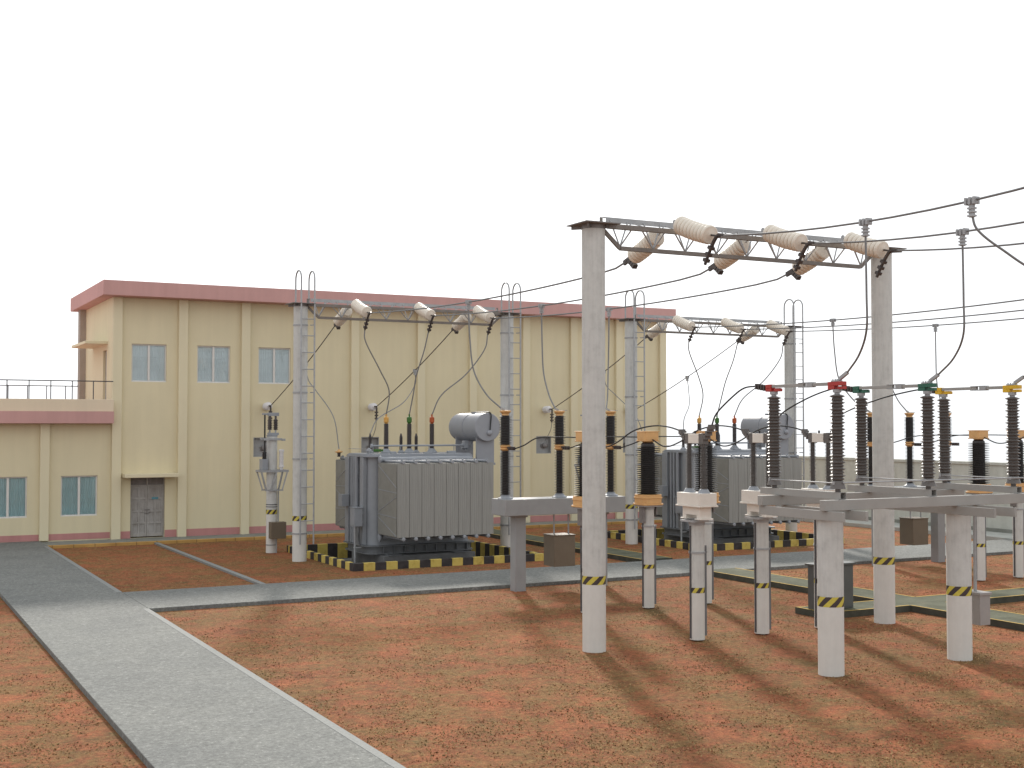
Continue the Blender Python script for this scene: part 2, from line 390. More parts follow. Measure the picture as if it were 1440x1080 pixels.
# ------------------------------------------------------------------ short dry grass on the open soil
def make_grass():
    rnd = random.Random(11); g = MB()
    def open_soil(x, y):
        if 3.40 < x < 6.50: return False
        if 30.85 < y < 34.40 or y > 48.4: return False
        if 22.6 < x < 24.0 or (22.5 < y < 23.75 and x > 19.95): return False
        if 10.1 < x < 10.4 and y > 34: return False
        for c in (PX, PX+BX):
            if abs(x-c) < PW+0.05 and abs(y-PY) < PW+0.05: return False
        return x < 39.2
    def clump(x, y): return math.sin(x*2.1+1.3*math.sin(y*1.7))*math.sin(y*2.6+1.1*math.sin(x*1.3))+0.6*math.sin(x*5.7+y*3.1)*math.sin(y*6.3-x*2.2)
    n = 0
    while n < 80000:
        d = 11.5+(50-11.5)*rnd.random()**1.9; a = math.radians(27.655)+math.radians(rnd.uniform(-24, 24))
        x, y = d*math.sin(a), d*math.cos(a)
        if not open_soil(x, y) or clump(x, y)+rnd.uniform(-0.9, 0.9) < 0.05: continue
        n += 1; mi = 0 if rnd.random() < 0.55 else (1 if rnd.random() < 0.6 else 2)
        th = rnd.uniform(0, PI); h = rnd.uniform(0.008, 0.022); w = rnd.uniform(0.006, 0.018); l = rnd.uniform(-0.03, 0.03); l2 = rnd.uniform(-0.03, 0.03)
        c, s = math.cos(th)*w, math.sin(th)*w
        g.add([(x-c, y-s, -0.002), (x+c, y+s, -0.002), (x+l+c*0.3, y+l2+s*0.3, h), (x+l-c*0.5, y+l2-s*0.5, h*0.8)], [(0, 1, 2, 3)], mi)
    o = g.build('dry_grass', ['grass_straw', 'grass_olive', 'grass_red'], smooth=False)
    o['kind'] = 'stuff'; o['label'] = 'short dry grass and crumbs on the open red soil'; o['category'] = 'grass'
plain('grass_straw', (0.36, 0.225, 0.108), 0.9, 0, 0.35, 0.9, 0.1)
plain('grass_olive', (0.20, 0.148, 0.070), 0.9, 0, 0.35, 0.9, 0.1)
plain('grass_red', (0.36, 0.150, 0.082), 0.9, 0, 0.3, 0.9, 0.1)
make_grass()

# ================================================================== buildings
def pierced(mb, a0, a1, z0, z1, holes, d0, d1, axis='x', mi=0):
    """a wall slab along x (or y) with rectangular holes; only outside faces are made"""
    A = sorted({a0, a1} | {h[0] for h in holes} | {h[1] for h in holes}); Z = sorted({z0, z1} | {h[2] for h in holes} | {h[3] for h in holes})
    full = lambda i, j: 0 <= i < len(A)-1 and 0 <= j < len(Z)-1 and not any(h[0] <= A[i] < h[1] and h[2] <= Z[j] < h[3] for h in holes)
    P = (lambda a, d, z: (a, d, z)) if axis == 'x' else (lambda a, d, z: (d, a, z))
    for i in range(len(A)-1):
        for j in range(len(Z)-1):
            if not full(i, j): continue
            l, r, b, t = A[i], A[i+1], Z[j], Z[j+1]
            q = []
            q.append([(l,d0,b),(r,d0,b),(r,d0,t),(l,d0,t)]); q.append([(r,d1,b),(l,d1,b),(l,d1,t),(r,d1,t)])
            if not full(i-1, j): q.append([(l,d1,b),(l,d0,b),(l,d0,t),(l,d1,t)])
            if not full(i+1, j): q.append([(r,d0,b),(r,d1,b),(r,d1,t),(r,d0,t)])
            if not full(i, j-1): q.append([(l,d1,b),(r,d1,b),(r,d0,b),(l,d0,b)])
            if not full(i, j+1): q.append([(l,d0,t),(r,d0,t),(r,d1,t),(l,d1,t)])
            for f in q:
                vs = [P(*p) for p in f]
                if axis == 'y': vs = vs[::-1]
                mb.add(vs, [(0,1,2,3)], mi)
    return mb

def window(parent, x0, x1, z0, z1, y, curtain):
    """two-light window set 9 cm into the wall, a curtain close behind the panes"""
    f = MB(); w = 0.055; xm = (x0+x1)/2; a, b = y+0.07, y+0.105
    f.box(x0, x0+w, a, b, z0, z1).box(x1-w, x1, a, b, z0, z1).box(x0+w, x1-w, a, b, z1-w, z1).box(x0+w, x1-w, a, b, z0, z0+w)
    f.box(xm-0.045, xm+0.045, a-0.006, b, z0+w, z1-w)
    o = f.build('window', 'window_white', parent, bevel=0.006)
    for p, q in ((x0+w, xm-0.045), (xm+0.045, x1-w)):
        MB().box(p+0.001, q-0.001, a+0.018, a+0.023, z0+w+0.001, z1-w-0.001).build('pane', 'pane_glass', o)
    s = MB().box(x0-0.0, x1+0.0, y+0.012, a-0.002, z0-0.001, z0+0.022); s.build('sill', 'window_white', o)
    c = MB(); n = 70; vs = []; fs = []; amp = 0.010 if curtain == 'curtain_teal' else 0.003
    for i in range(n+1):
        x = x0+0.002+(x1-x0-0.004)*i/n; d = a+0.055+amp*math.sin(i*2*PI/5.0)+amp*0.4*math.sin(i*1.7)
        vs += [(x, d, z0+0.002), (x, d, z1-0.002)]
    for i in range(n): fs.append((2*i, 2*i+2, 2*i+3, 2*i+1))
    c.add(vs, fs)
    for z in (z0+(z1-z0)*0.34, z0+(z1-z0)*0.66): c.box(x0+0.06, x1-0.06, a+0.026, a+0.031, z-0.006, z+0.006)
    c.build('curtain', curtain, o)
    MB().box(x0-0.02, x1+0.02, y+0.30, y+0.32, z0-0.02, z1+0.02).build('blind_backing', 'vent_grey', o)

def make_main_building():
    b = thing('control_building', 'tall cream control building with pink roof band and evenly spaced pilasters', 'building', (0, 0, 0))
    Y0, Y1 = 50.75, 51.0
    ups = [(9.69, 11.05, 6.205, 7.705), (12.27, 13.615, 6.205, 7.705), (14.79, 16.16, 6.205, 7.705)]
    vents = [(14.60, 15.40, 3.19, 3.99), (19.31, 20.12, 3.19, 3.99), (27.85, 28.64, 3.19, 3.99), (32.30, 33.08, 3.19, 3.99)]
    door = (9.70, 11.03, 0.06, 2.44)
    w = MB()
    pierced(w, 8.95, 35.0, 0.02, 9.512, ups+vents+[door], Y0, Y1)
    pierced(w, Y1, 57.75, 0.02, 9.512, [(51.95, 52.75, 5.0, 7.5)], 8.95, 9.2, 'y')
    w.box(34.75, 35.0, Y1, 57.75, 0.02, 9.512).box(8.95, 35.0, 57.75, 58.0, 0.02, 9.512)
    w.build('wall', 'wall_cream', b, smooth=False)
    for x in (9.13, 11.68, 14.23, 16.55, 18.97, 22.05, 24.58, 27.28, 29.81, 32.30, 34.81):
        MB().box(x-0.18, x+0.18, 50.60, Y0-0.001, 0.03, 9.511).build('pilaster', 'trim_cream', b, bevel=0.012)
    MB().box(8.70, 8.949, 57.05, 57.6, 4.9, 9.511).build('pilaster', 'pilaster_beige', b)  # rear corner pilaster, coloured greyer and darker than the cream ones
    r = MB().box(8.47, 35.15, 50.0, 58.3, 9.515, 10.10); r.build('roof', 'fascia_pink', b, bevel=0.015)
    xs = [9.31, 11.50, 11.86, 14.05, 14.41, 16.37, 16.73, 18.79, 19.15, 21.87, 22.23, 24.40, 24.76, 27.10, 27.46, 29.63, 29.99, 32.12, 32.48, 34.63]
    for i in range(0, len(xs), 2):
        spans = [(9.312, door[0]-0.001), (door[1]+0.001, 11.498)] if i == 0 else [(xs[i]+0.002, xs[i+1]-0.002)]
        for a, c in spans: MB().box(a, c, Y0-0.012, Y0-0.001, 0.061, 0.345).build('plinth', 'plinth_pink', b, smooth=False)
    for x0, x1, z0, z1 in ups: window(b, x0, x1, z0, z1, Y0, 'curtain_blue')
    for x0, x1, z0, z1 in vents:
        v = MB().box(x0+0.001, x1-0.001, Y0+0.17, Y0+0.20, z0+0.001, z1-0.001)
        v.box(x0+0.001, x0+0.03, Y0+0.005, Y0+0.169, z0+0.001, z1-0.001).box(x1-0.03, x1-0.001, Y0+0.005, Y0+0.169, z0+0.001, z1-0.001)
        v.box(x0+0.031, x1-0.031, Y0+0.005, Y0+0.169, z1-0.03, z1-0.001).box(x0+0.031, x1-0.031, Y0+0.005, Y0+0.169, z0+0.001, z0+0.03)
        vo = v.build('vent_recess', 'vent_grey', b)
        f = MB().lathe([(0.12, 0), (0.12, 0.10), (0.08, 0.13)], (x0+0.50, Y0+0.168, z0+0.36), (0, -1, 0), 18)
        f.box(x0+0.32, x0+0.68, Y0+0.12, Y0+0.165, z0+0.28, z0+0.42); f.build('fan', 'dark_steel', vo)
    # entrance: transom over two panelled leaves
    x0, x1, z0, z1 = door; xm = (x0+x1)/2; y = Y0+0.13
    fr = MB().box(x0+0.001, x0+0.035, y-0.02, y+0.06, z0, z1-0.001).box(x1-0.035, x1-0.001, y-0.02, y+0.06, z0, z1-0.001)
    fr.box(x0+0.036, x1-0.036, y-0.02, y+0.06, 2.09, 2.14).box(x0+0.036, x1-0.036, y-0.02, y+0.06, z1-0.04, z1-0.001).box(xm-0.025, xm+0.025, y-0.018, y+0.06, 2.142, z1-0.042)
    d = fr.build('door_frame', 'old_door', b, bevel=0.004)
    for a, c in ((x0+0.036, xm-0.026), (xm+0.026, x1-0.036)): MB().box(a, c, y+0.02, y+0.03, 2.142, z1-0.042).build('transom_panel', 'dark_steel', d)
    for s, (p0, p1) in enumerate(((x0+0.04, xm-0.006), (xm+0.006, x1-0.04))):
        l = MB().box(p0, p1, y+0.036, y+0.05, z0+0.045, 2.085); wd = p1-p0
        st = [p0, p0+0.07, p0+wd/2-0.035, p0+wd/2+0.035, p1-0.07, p1]; ra = [z0+0.045, 0.24, 0.60, 0.68, 1.06, 1.14, 1.56, 1.64, 2.0, 2.085]
        for i in (0, 2, 4): l.box(st[i], st[i+1], y, y+0.0365, z0+0.045, 2.085)
        for i in range(0, 10, 2): l.box(st[1]-0.001, st[2]+0.001, y+0.003, y+0.0362, ra[i], ra[i+1]).box(st[3]-0.001, st[4]+0.001, y+0.003, y+0.0362, ra[i], ra[i+1])
        lo = l.build('door', 'old_door', b, bevel=0.004)
        hx = p1-0.05 if s == 0 else p0+0.05
        for z in (1.03, 1.16): MB().box(hx-0.045, hx+0.045, y-0.05, y-0.03, z-0.018, z+0.018).box(hx-0.012, hx+0.012, y-0.03, y-0.001, z-0.012, z+0.012).build('handle', 'dark_steel', lo)
        if s == 1: MB().box(p0+0.17, p0+0.43, y-0.010, y-0.001, 1.56, 1.65).build('sign_plate', 'sign_blue', lo, bevel=0.003)
    MB().box(9.36, 11.42, 50.02, Y0-0.001, 2.455, 2.60).build('canopy', 'trim_cream', b, bevel=0.012)
    # side door on to the annex roof
    MB().box(9.05, 9.10, 51.96, 52.74, 5.0, 7.49).build('door', 'old_door', b)
    MB().box(8.08, 8.949, 51.7, 55.2, 7.72, 7.83).build('canopy', 'trim_cream', b, bevel=0.01)
make_main_building()

def make_annex():
    b = thing('annex_building', 'low cream single storey annex joined to the left of the tall building', 'building', (0, 0, 0))
    Y0, Y1 = 50.75, 51.0
    wins = [(7.10, 8.45, 1.0, 2.55), (4.53, 5.89, 1.0, 2.55), (1.9, 3.26, 1.0, 2.55)]
    w = MB(); pierced(w, -8.0, 8.948, 0.02, 4.56, wins, Y0, Y1)
    w.box(-8.0, -7.75, Y1, 58.0, 0.02, 4.56).box(-8.0, 8.948, 57.75, 58.0, 0.02, 4.56)
    w.build('wall', 'wall_cream', b, smooth=False)
    for x in (6.49, 3.9, 1.3):
        MB().box(x-0.17, x+0.17, 50.60, Y0-0.001, 0.105, 4.56).build('pilaster', 'trim_cream', b, bevel=0.012)
    MB().box(-8.2, 8.946, 50.2, 58.0, 4.562, 5.02).build('roof', 'fascia_pink', b, bevel=0.012)
    MB().box(-8.1, 8.946, 50.26, 50.45, 5.022, 5.49).build('parapet', 'parapet_peach', b, bevel=0.01)
    MB().box(-8.1, 8.5, 57.2, 57.4, 5.022, 5.30).build('parapet', 'parapet_peach', b, bevel=0.01)
    for a, c in ((6.662, 8.93), (4.072, 6.318), (1.472, 3.728)): MB().box(a, c, Y0-0.012, Y0-0.001, 0.106, 0.345).build('plinth', 'plinth_pink', b, smooth=False)
    for x0, x1, z0, z1 in wins: window(b, x0, x1, z0, z1, Y0, 'curtain_teal')
    for nm, y, zb, x0, step, n, lab in (('roof_railing', 50.36, 5.49, 5.09, 0.776, 5, 'thin grey railing along the front edge of the annex roof'),
                               ('roof_railing', 57.3, 5.30, 5.838, 0.776, 4, 'thin grey railing along the rear edge of the annex roof')):
        t = thing(nm, lab, 'railing', (0, 0, 0), group='railings on the annex roof')
        xe = 8.93 if y < 55 else 8.68
        MB().cyl((-8, y, 6.19), (xe, y, 6.19), 0.021, 8).build('rail', 'rail_steel', t)
        for k in range(-16, n):
            MB().cyl((x0+k*step, y, zb), (x0+k*step, y, 6.185), 0.02, 8).build('post', 'rail_steel', t)
make_annex()

def make_wall():
    t = thing('boundary_wall', 'long grey concrete boundary wall with a capping at the right', 'wall', (41.3, 0, 0))
    MB().box(0.0, 0.28, 8.0, 75.0, 0.30, 2.86).build('panel', 'boundary_concrete', t)
    MB().box(-0.06, 0.34, 8.0, 75.0, 2.862, 2.98).build('coping', 'boundary_concrete', t, bevel=0.01)
    MB().box(-0.12, 0.36, 8.0, 75.0, 0.0, 0.298).build('footing', 'apron_grey', t, bevel=0.01)
make_wall()

# the two transformer pits
def make_bund(cx, label):
    t = thing('bund_wall', label, 'bund wall', (cx, PY, 0), group='striped bund walls round the transformers')
    for (lx, ly, L, rz) in ((0, -PW+0.075, 2*PW, 0), (0, PW-0.075, 2*PW, 0), (-PW+0.075, 0, 2*PW-0.302, PI/2), (PW-0.075, 0, 2*PW-0.302, PI/2)):
        MB().box(-L/2, L/2, -0.075, 0.075, -0.34, 0.24).build('kerb_side', 'kerb_stripe', t, (lx, ly, 0), rz, bevel=0.01)
make_bund(PX, 'black and yellow striped bund wall round the transformer in front of the building')
make_bund(PX+BX, 'black and yellow striped bund wall round the far transformer at right')
# ================================================================== portal gantries, ladders, strings
GX, GH = 3.87, 8.44
def tape(parent, r, z0, z1):
    n = 28; m = MB()
    m.lathe([(r+0.003, z0), (r+0.003, z1)], (0,0,0), (0,0,1), n, cap=False)
    return m.build('hazard_band', 'hazard_tape', parent)
def pole(parent, x, y, r, h, mat, z0, z1, rz=0.0):
    p = MB().lathe([(r, -0.1), (r, h)], n=28).build('pole', mat, parent, (x, y, 0), rz)
    tape(p, r, z0, z1); return p
def make_gantry(loc, label):
    g = thing('portal_gantry', label, 'gantry', loc, group='concrete pole gantries carrying the overhead conductors')
    for s in (-1, 1): pole(g, s*GX, 0, 0.235, GH, 'pole_tall', 1.335, 1.50, 0.4*s)
    for s in (-1, 1):
        c = MB().box(s*GX-0.40, s*GX+0.40, -0.40, 0.40, GH+0.085, GH+0.105)
        c.lathe([(0.245, GH+0.001), (0.245, GH+0.084)], (s*GX, 0, 0), n=28)
        for k in range(4):
            a = PI/4+k*PI/2; c.obox((s*GX+0.24*math.cos(a), 0.24*math.sin(a), GH+0.045), (s*GX+0.46*math.cos(a), 0.46*math.sin(a), GH+0.045), 0.012, 0.07)
        c.build('cap_plate', 'dark_steel', g)
    L = GX+0.35; zt = GH+0.108
    ft = GH+0.02; bt = GH+0.20
    MB().box(-GX+0.22, GX-0.22, -0.25, -0.240, ft-0.01, ft+0.085).box(-GX+0.22, GX-0.22, -0.2395, -0.15, ft-0.01, ft+0.002).build('top_chord', 'truss_steel', g)
    MB().box(-L+0.75, L-0.75, 0.162, 0.17, bt, bt+0.11).box(-L+0.70, L-0.70, 0.1705, 0.25, bt+0.10, bt+0.11).build('top_chord', 'galvanised', g)
    for s in (-1, 1): MB().box(s*(GX-0.30)-0.03, s*(GX-0.30)+0.03, 0.171, 0.20, GH+0.106, bt+0.099).build('chord_post', 'truss_steel', g)
    zb = 8.10; bl = 3.24
    b = MB().box(-bl, bl, -0.045, 0.045, zb-0.04, zb+0.04)
    for s in (-1, 1): b.obox((s*bl, 0, zb), (s*(GX-0.22), 0, GH+0.02), 0.075, 0.06, (0,1,0))
    b.build('bottom_chord', 'truss_steel', g)
    l = MB(); n = 8; st = 2*bl/n
    for k in range(n+1):
        x = -bl+k*st
        for dx, y, z in ((-0.44, -0.235, ft+0.02), (0.15, -0.235, ft+0.02), (-0.13, 0.16, bt+0.05), (0.30, 0.16, bt+0.05)):
            if abs(x+dx) < GX-0.2: l.cyl((x, 0, zb+0.03), (x+dx, y, z), 0.017, 6)
    for k in range(n):
        x = -bl+k*st; l.cyl((x, -0.2, ft+0.02), (x+st/2, 0.16, bt+0.02), 0.011, 5).cyl((x+st/2, 0.16, bt+0.02), (x+st, -0.2, ft+0.02), 0.011, 5)
    l.build('lacing', 'galvanised', g)
    return g
GXC = 17.04
make_gantry((GXC, 21.6, 0), 'nearest gantry, two thick concrete poles and a lattice beam over red ground')
G2 = (GXC, 40.3, 0); G3 = (GXC+BX, 40.3, 0)
make_gantry(G2, 'gantry standing over the left transformer, with a ladder on each concrete pole')
make_gantry(G3, 'gantry standing over the far transformer at right, against the white sky')

def make_ladder(loc, label):
    t = thing('ladder', label, 'ladder', loc, group='steel ladders fixed to the gantry poles')
    for x in (-0.10, 0.36):
        pts = [(x, -0.37, 0.58), (x, -0.37, 9.30)]
        for k in range(1, 12):
            a = PI*k/12; pts.append((x, -0.37+0.30*(1-math.cos(a)), 9.34+0.30*math.sin(a)))
        pts += [(x, 0.23, 9.30), (x, 0.23, 8.57)]
        MB().tube(pts, 0.030, 8).build('side_rail', 'galvanised', t)
    z = 1.35
    while z < 8.5:
        MB().cyl((-0.10, -0.37, z), (0.36, -0.37, z), 0.019, 6).build('rung', 'galvanised', t); z += 0.555
    for z in (0.92, 3.38, 5.58, 7.82):
        b = MB(); b.lathe([(0.2355, z-0.025), (0.252, z-0.025), (0.252, z+0.025), (0.2355, z+0.025)], n=26, cap=False)
        for x in (-0.10, 0.36): b.obox((x*0.75, -0.21, z), (x, -0.362, z), 0.02, 0.035)
        b.build('clamp_band', 'galvanised', t)
    return t
L1 = make_ladder((G2[0]-GX, 40.3, 0), 'steel ladder on the leftmost gantry pole, in front of the upper windows')
dup(L1, (G2[0]+GX, 40.3, 0), 'steel ladder on the gantry pole just right of the left transformer conservator')
dup(L1, (G3[0]-GX, 40.3, 0), 'steel ladder on the gantry pole in front of the right end of the tall building')
dup(L1, (G3[0]+GX, 40.3, 0), 'steel ladder on the rightmost gantry pole, against the white sky')

def make_string(name, d, loc, label, group):
    """a strain string hanging from the gantry beam along d, ending in a bolted dead-end clamp"""
    d = Vector(d); L = d.length; a = d.normalized()
    t = thing(name, label, 'insulator', loc, group=group)
    n = 9; z0, z1 = 0.13*L, 0.80*L; p = (z1-z0)/n; prof = [(0.045, z0-0.03)]
    for i in range(n):
        z = z0+i*p
        prof += [(0.10, z+0.002), (0.165, z+0.012), (0.192, z+0.034), (0.196, z+0.060), (0.188, z+p*0.80), (0.172, z+p*0.93), (0.11, z+p*0.965)]
    prof.append((0.05, z1+0.02))
    m = MB().lathe(prof, (0,0,0), a, 22)
    down = lambda q: 0.055*4*q*(1-q)
    for i, v in enumerate(m.v):
        q = Vector(v).dot(a)/L; m.v[i] = (v[0], v[1], v[2]-down(max(0, min(1, q))))
    m.build('discs', 'cream_porcelain', t)
    h = MB().tube([a*(q*L)-Vector((0,0,down(q))) for q in (0.0, 0.05, 0.11, 0.135)], 0.014, 8).lathe([(0.05, -0.01), (0.05, 0.01)], (0, 0, 0), (1, 0, 0), 12)
    h.build('hook', 'galvanised', t)
    e = d; sy = 1 if d.y > 0 else -1
    c = MB(); c.tube([a*(0.79*L)-Vector((0,0,down(0.79))), a*(0.92*L)-Vector((0,0,down(0.92))), e], 0.020, 8)
    if sy < 0: arm = [(0.10, 0.01), (-0.02, 0.035), (-0.12, 0.0), (-0.24, -0.12), (-0.35, -0.27), (-0.45, -0.42), (-0.50, -0.50)]
    else: arm = [(0.06, -0.05), (0.0, 0.0), (-0.08, -0.02), (-0.17, -0.08), (-0.26, -0.15), (-0.33, -0.21)]
    pts = [e+Vector((0, sy*q, r)) for q, r in arm]; pts = spline(pts, 4)
    for i in range(len(pts)-1): c.obox(pts[i], pts[i+1]+(pts[i+1]-pts[i])*0.12, 0.045, 0.060 if i < 14 else 0.045, (1, 0, 0))
    for f in ((0.62, 0.74, 0.86) if sy < 0 else (0.55, 0.7, 0.85)):
        i = int(f*(len(pts)-1)); q = pts[i]; dd = (pts[i+1]-q).normalized()
        c.obox(q-dd*0.032, q+dd*0.032, 0.10, 0.115, (1, 0, 0))
    if sy > 0: c.obox(e+Vector((0, -0.10, 0.02)), e+Vector((0, 0.14, -0.055)), 0.05, 0.11, (0, 0, 1))
    c.build('dead_end_clamp', 'clamp_brown', t)
    return t
SX = (14.97, 17.27, 19.52)
FD, BD = (0, -1.54, -0.50), (0, 1.34, -0.46)
gf, gb = 'strain insulators hung from the gantry beams towards the yard', 'strain insulators hung from the gantry beams towards the building'
S0 = make_string('strain_insulator', FD, (SX[0], 21.34, 8.69), 'ribbed cream strain insulator at the left end of the nearest gantry, its clamp hanging below', gf)
dup(S0, (SX[1], 21.34, 8.69), 'ribbed cream strain insulator on the upper side of the nearest gantry beam, middle of three')
dup(S0, (SX[2], 21.34, 8.69), 'ribbed cream strain insulator in front of the right pole top of the nearest gantry')
for nm, bx in (('left transformer', 0), ('far transformer', BX)):
    for i, w in enumerate(('left', 'middle', 'right')):
        dup(S0, (SX[i]+bx, 40.1, 8.65), '%s of three ribbed cream insulators on the front of the gantry over the %s' % (w, nm))
S1 = make_string('strain_insulator', BD, (SX[0], 21.78, 8.57), 'smooth backed cream insulator slung behind the nearest gantry beam, closest to its left pole', gb)
dup(S1, (SX[1], 21.78, 8.57), 'smooth backed cream insulator slung behind the middle of the nearest gantry beam')
dup(S1, (SX[2], 21.78, 8.57), 'smooth backed cream insulator slung behind the nearest gantry beam, closest to its right pole')
for nm, bx in (('left transformer', 0), ('far transformer', BX)):
    dup(S1, (SX[0]+bx, 40.55, 8.52), 'cream insulator slung behind the left end of the gantry over the %s' % nm)
    dup(S1, (SX[2]+bx, 40.55, 8.52), 'cream insulator slung behind the right end of the gantry over the %s' % nm)

# ------------------------------------------------------------------ wall insulators on the building
def make_wall_insulator(loc, label):
    t = thing('wall_insulator', label, 'insulator', loc, group='white insulators on the building wall')
    p = [(0.06, 0)]
    for i in range(4): p += [(0.08, 0.03+i*0.11), (0.15, 0.06+i*0.11), (0.16, 0.10+i*0.11), (0.09, 0.125+i*0.11)]
    p += [(0.05, 0.50)]
    MB().lathe(p, (0,0,0), (0,-1,0.05), 18).build('discs', 'bone_white', t)
    c = MB(); pts = spline([(0,-0.48,0.02),(0.0,-0.66,0.03),(0.0,-0.72,-0.06),(0,-0.70,-0.30),(0,-0.69,-0.58)], 5)
    for i in range(len(pts)-1): c.obox(pts[i], pts[i+1], 0.05, 0.06, (1,0,0))
    for z in (-0.22, -0.35, -0.48): c.box(-0.06, 0.06, -0.76, -0.64, z-0.03, z+0.03)
    c.build('dead_end_clamp', 'clamp_brown', t)
    return t
WI = [(15.10, 50.747, 5.26), (19.72, 50.747, 5.26), (28.28, 50.747, 5.20), (32.80, 50.747, 5.20)]
W0 = make_wall_insulator(WI[0], 'white wall insulator above the vent next to the pole mounted switch')
dup(W0, WI[1], 'white wall insulator above the yellow capped bushing, on the wall behind the left transformer')
dup(W0, WI[2], 'white wall insulator beside the middle surge arrester, on the building wall')
dup(W0, WI[3], 'white wall insulator near the right end of the building, beside a ladder')

# ================================================================== surge arresters on their beam frames
def make_frame(cx, label):
    t = thing('beam_frame', label, 'support frame', (cx, 30.35, 0), group='grey beam frames under the surge arresters')
    MB().box(-1.90, 1.90, -0.42, 0.42, 2.06, 2.50).build('beam', 'support_grey', t, bevel=0.012)
    for x in (-1.30, 1.30):
        MB().box(x-0.16, x+0.16, -0.16, 0.16, -0.05, 2.0).box(x-0.20, x+0.20, -0.20, 0.20, 2.0, 2.058).build('leg', 'support_grey', t, bevel=0.012)
    return t
AC = 17.39
F0 = make_frame(AC, 'grey beam on square legs by the road, carrying three arresters')
dup(F0, (AC+BX, 30.35, 0), 'grey beam on square legs behind the disconnector, near the boundary wall')

def sheds(core, r, z0, z1, n, th=0.007, flare=0.012):
    p = [(core, z0)]; s = (z1-z0)/n
    for i in range(n):
        z = z0+(i+0.5)*s; p += [(core, z-flare), (r, z-th/2), (r, z+th/2), (core, z+flare*0.7)]
    return p+[(core, z1)]
def make_arrester(loc, label):
    t = thing('surge_arrester', label, 'arrester', loc, group='two-tier black surge arresters')
    MB().lathe([(0.21, 0), (0.21, 0.025), (0.15, 0.05), (0.10, 0.115)], n=20).build('foot', 'lid_grey', t)
    MB().lathe(sheds(0.085, 0.145, 0.12, 1.30, 27), n=20).build('lower_stack', 'black_shed', t)
    MB().lathe([(0.09, 1.30), (0.145, 1.345), (0.145, 1.375), (0.11, 1.39), (0.145, 1.41), (0.145, 1.44), (0.12, 1.465)], n=20).build('ring', 'orange_paint', t)
    MB().lathe(sheds(0.118, 0.178, 1.468, 2.26, 18), n=20).build('upper_stack', 'black_shed', t)
    MB().lathe([(0.10, 2.262), (0.10, 2.30), (0.155, 2.36), (0.155, 2.395), (0.08, 2.40)], n=20).build('cap', 'orange_paint', t)
    c = MB().obox((0, -0.14, 1.39), (0.02, -0.48, 1.36), 0.05, 0.05)
    for y in (-0.26, -0.36, -0.45): c.box(-0.045, 0.06, y-0.022, y+0.022, 1.32, 1.42)
    c.build('line_clamp', 'clamp_brown', t)
    MB().box(-0.03, 0.24, -0.02, 0.02, 2.402, 2.418).obox((-0.03, 0, 2.41), (-0.16, -0.03, 2.46), 0.035, 0.05).build('terminal', 'galvanised', t)
    return t
AX = (15.70, 17.39, 19.06)
A0 = make_arrester((AX[0], 30.35, 2.501), 'black surge arrester with orange caps on the left end of the beam, beside the conservator')
dup(A0, (AX[1], 30.35, 2.501), 'black surge arrester on the middle of the beam, left of the thick near pole')
dup(A0, (AX[2], 30.35, 2.501), 'black surge arrester on the right beam end, just right of the thick near pole')
dup(A0, (28.88, 30.35, 2.501), 'black surge arrester behind the rear green headed insulator')
dup(A0, (30.54, 30.35, 2.501), 'black surge arrester between the right gantry pole and the front green headed insulator')
dup(A0, (32.22, 30.35, 2.501), 'black surge arrester behind the rear yellow headed insulator')

def make_hung_box(loc, label):
    t = thing('junction_box', label, 'junction box', loc, group='brown boxes hung under the beam frames')
    MB().box(-0.33, 0.33, -0.30, 0.30, 0.62, 1.46).box(-0.35, 0.35, -0.32, 0.32, 1.461, 1.485).build('box', 'box_brown', t, bevel=0.008)
    for x in (-0.20, 0.26): MB().cyl((x, -0.05, 1.486), (x, -0.05, 2.059), 0.022, 10).build('hanger_rod', 'galvanised', t)
    return t
B0 = make_hung_box((17.39, 30.36, 0), 'brown junction box hung under the arrester beam, left of the thick near pole')
dup(B0, (30.70, 30.36, 0), 'brown junction box right of the near gantry right pole, close to the road')

# ================================================================== current transformers on posts
def post(t, r, h, band, strip_top=None, mat='pole_short', bands=()):
    p = MB().lathe([(r, 0.03), (r, h-0.12)], n=24).build('pole', mat, t)
    tape(p, r, *band)
    c = MB().lathe([(r+0.012, h-0.119), (r+0.012, h-0.05)], n=24); c.box(-0.26, 0.26, -0.24, 0.24, h-0.049, h-0.012); c.build('top_plate', 'galvanised', t)
    st = strip_top or h-0.15
    MB().box(r+0.002, r+0.055, -0.05, 0.035, 0.10, st).build('cable_channel', 'skid_grey', t)
    MB().box(-r-0.022, -r-0.002, -0.02, 0.02, 0.06, h-0.13).build('earth_strip', 'rail_steel', t)
    for z in bands:
        b = MB().lathe([(r+0.001, z-0.02), (r+0.016, z-0.02), (r+0.016, z+0.02), (r+0.001, z+0.02)], n=24, cap=False); b.box(r+0.016, r+0.085, -0.03, 0.03, z-0.02, z+0.02)
        b.build('clamp_band', 'galvanised', t)
def oct(rx, ry, c):
    return [(rx-c,-ry),(rx,-ry+c),(rx,ry-c),(rx-c,ry),(-rx+c,ry),(-rx,ry-c),(-rx,-ry+c),(-rx+c,-ry)]
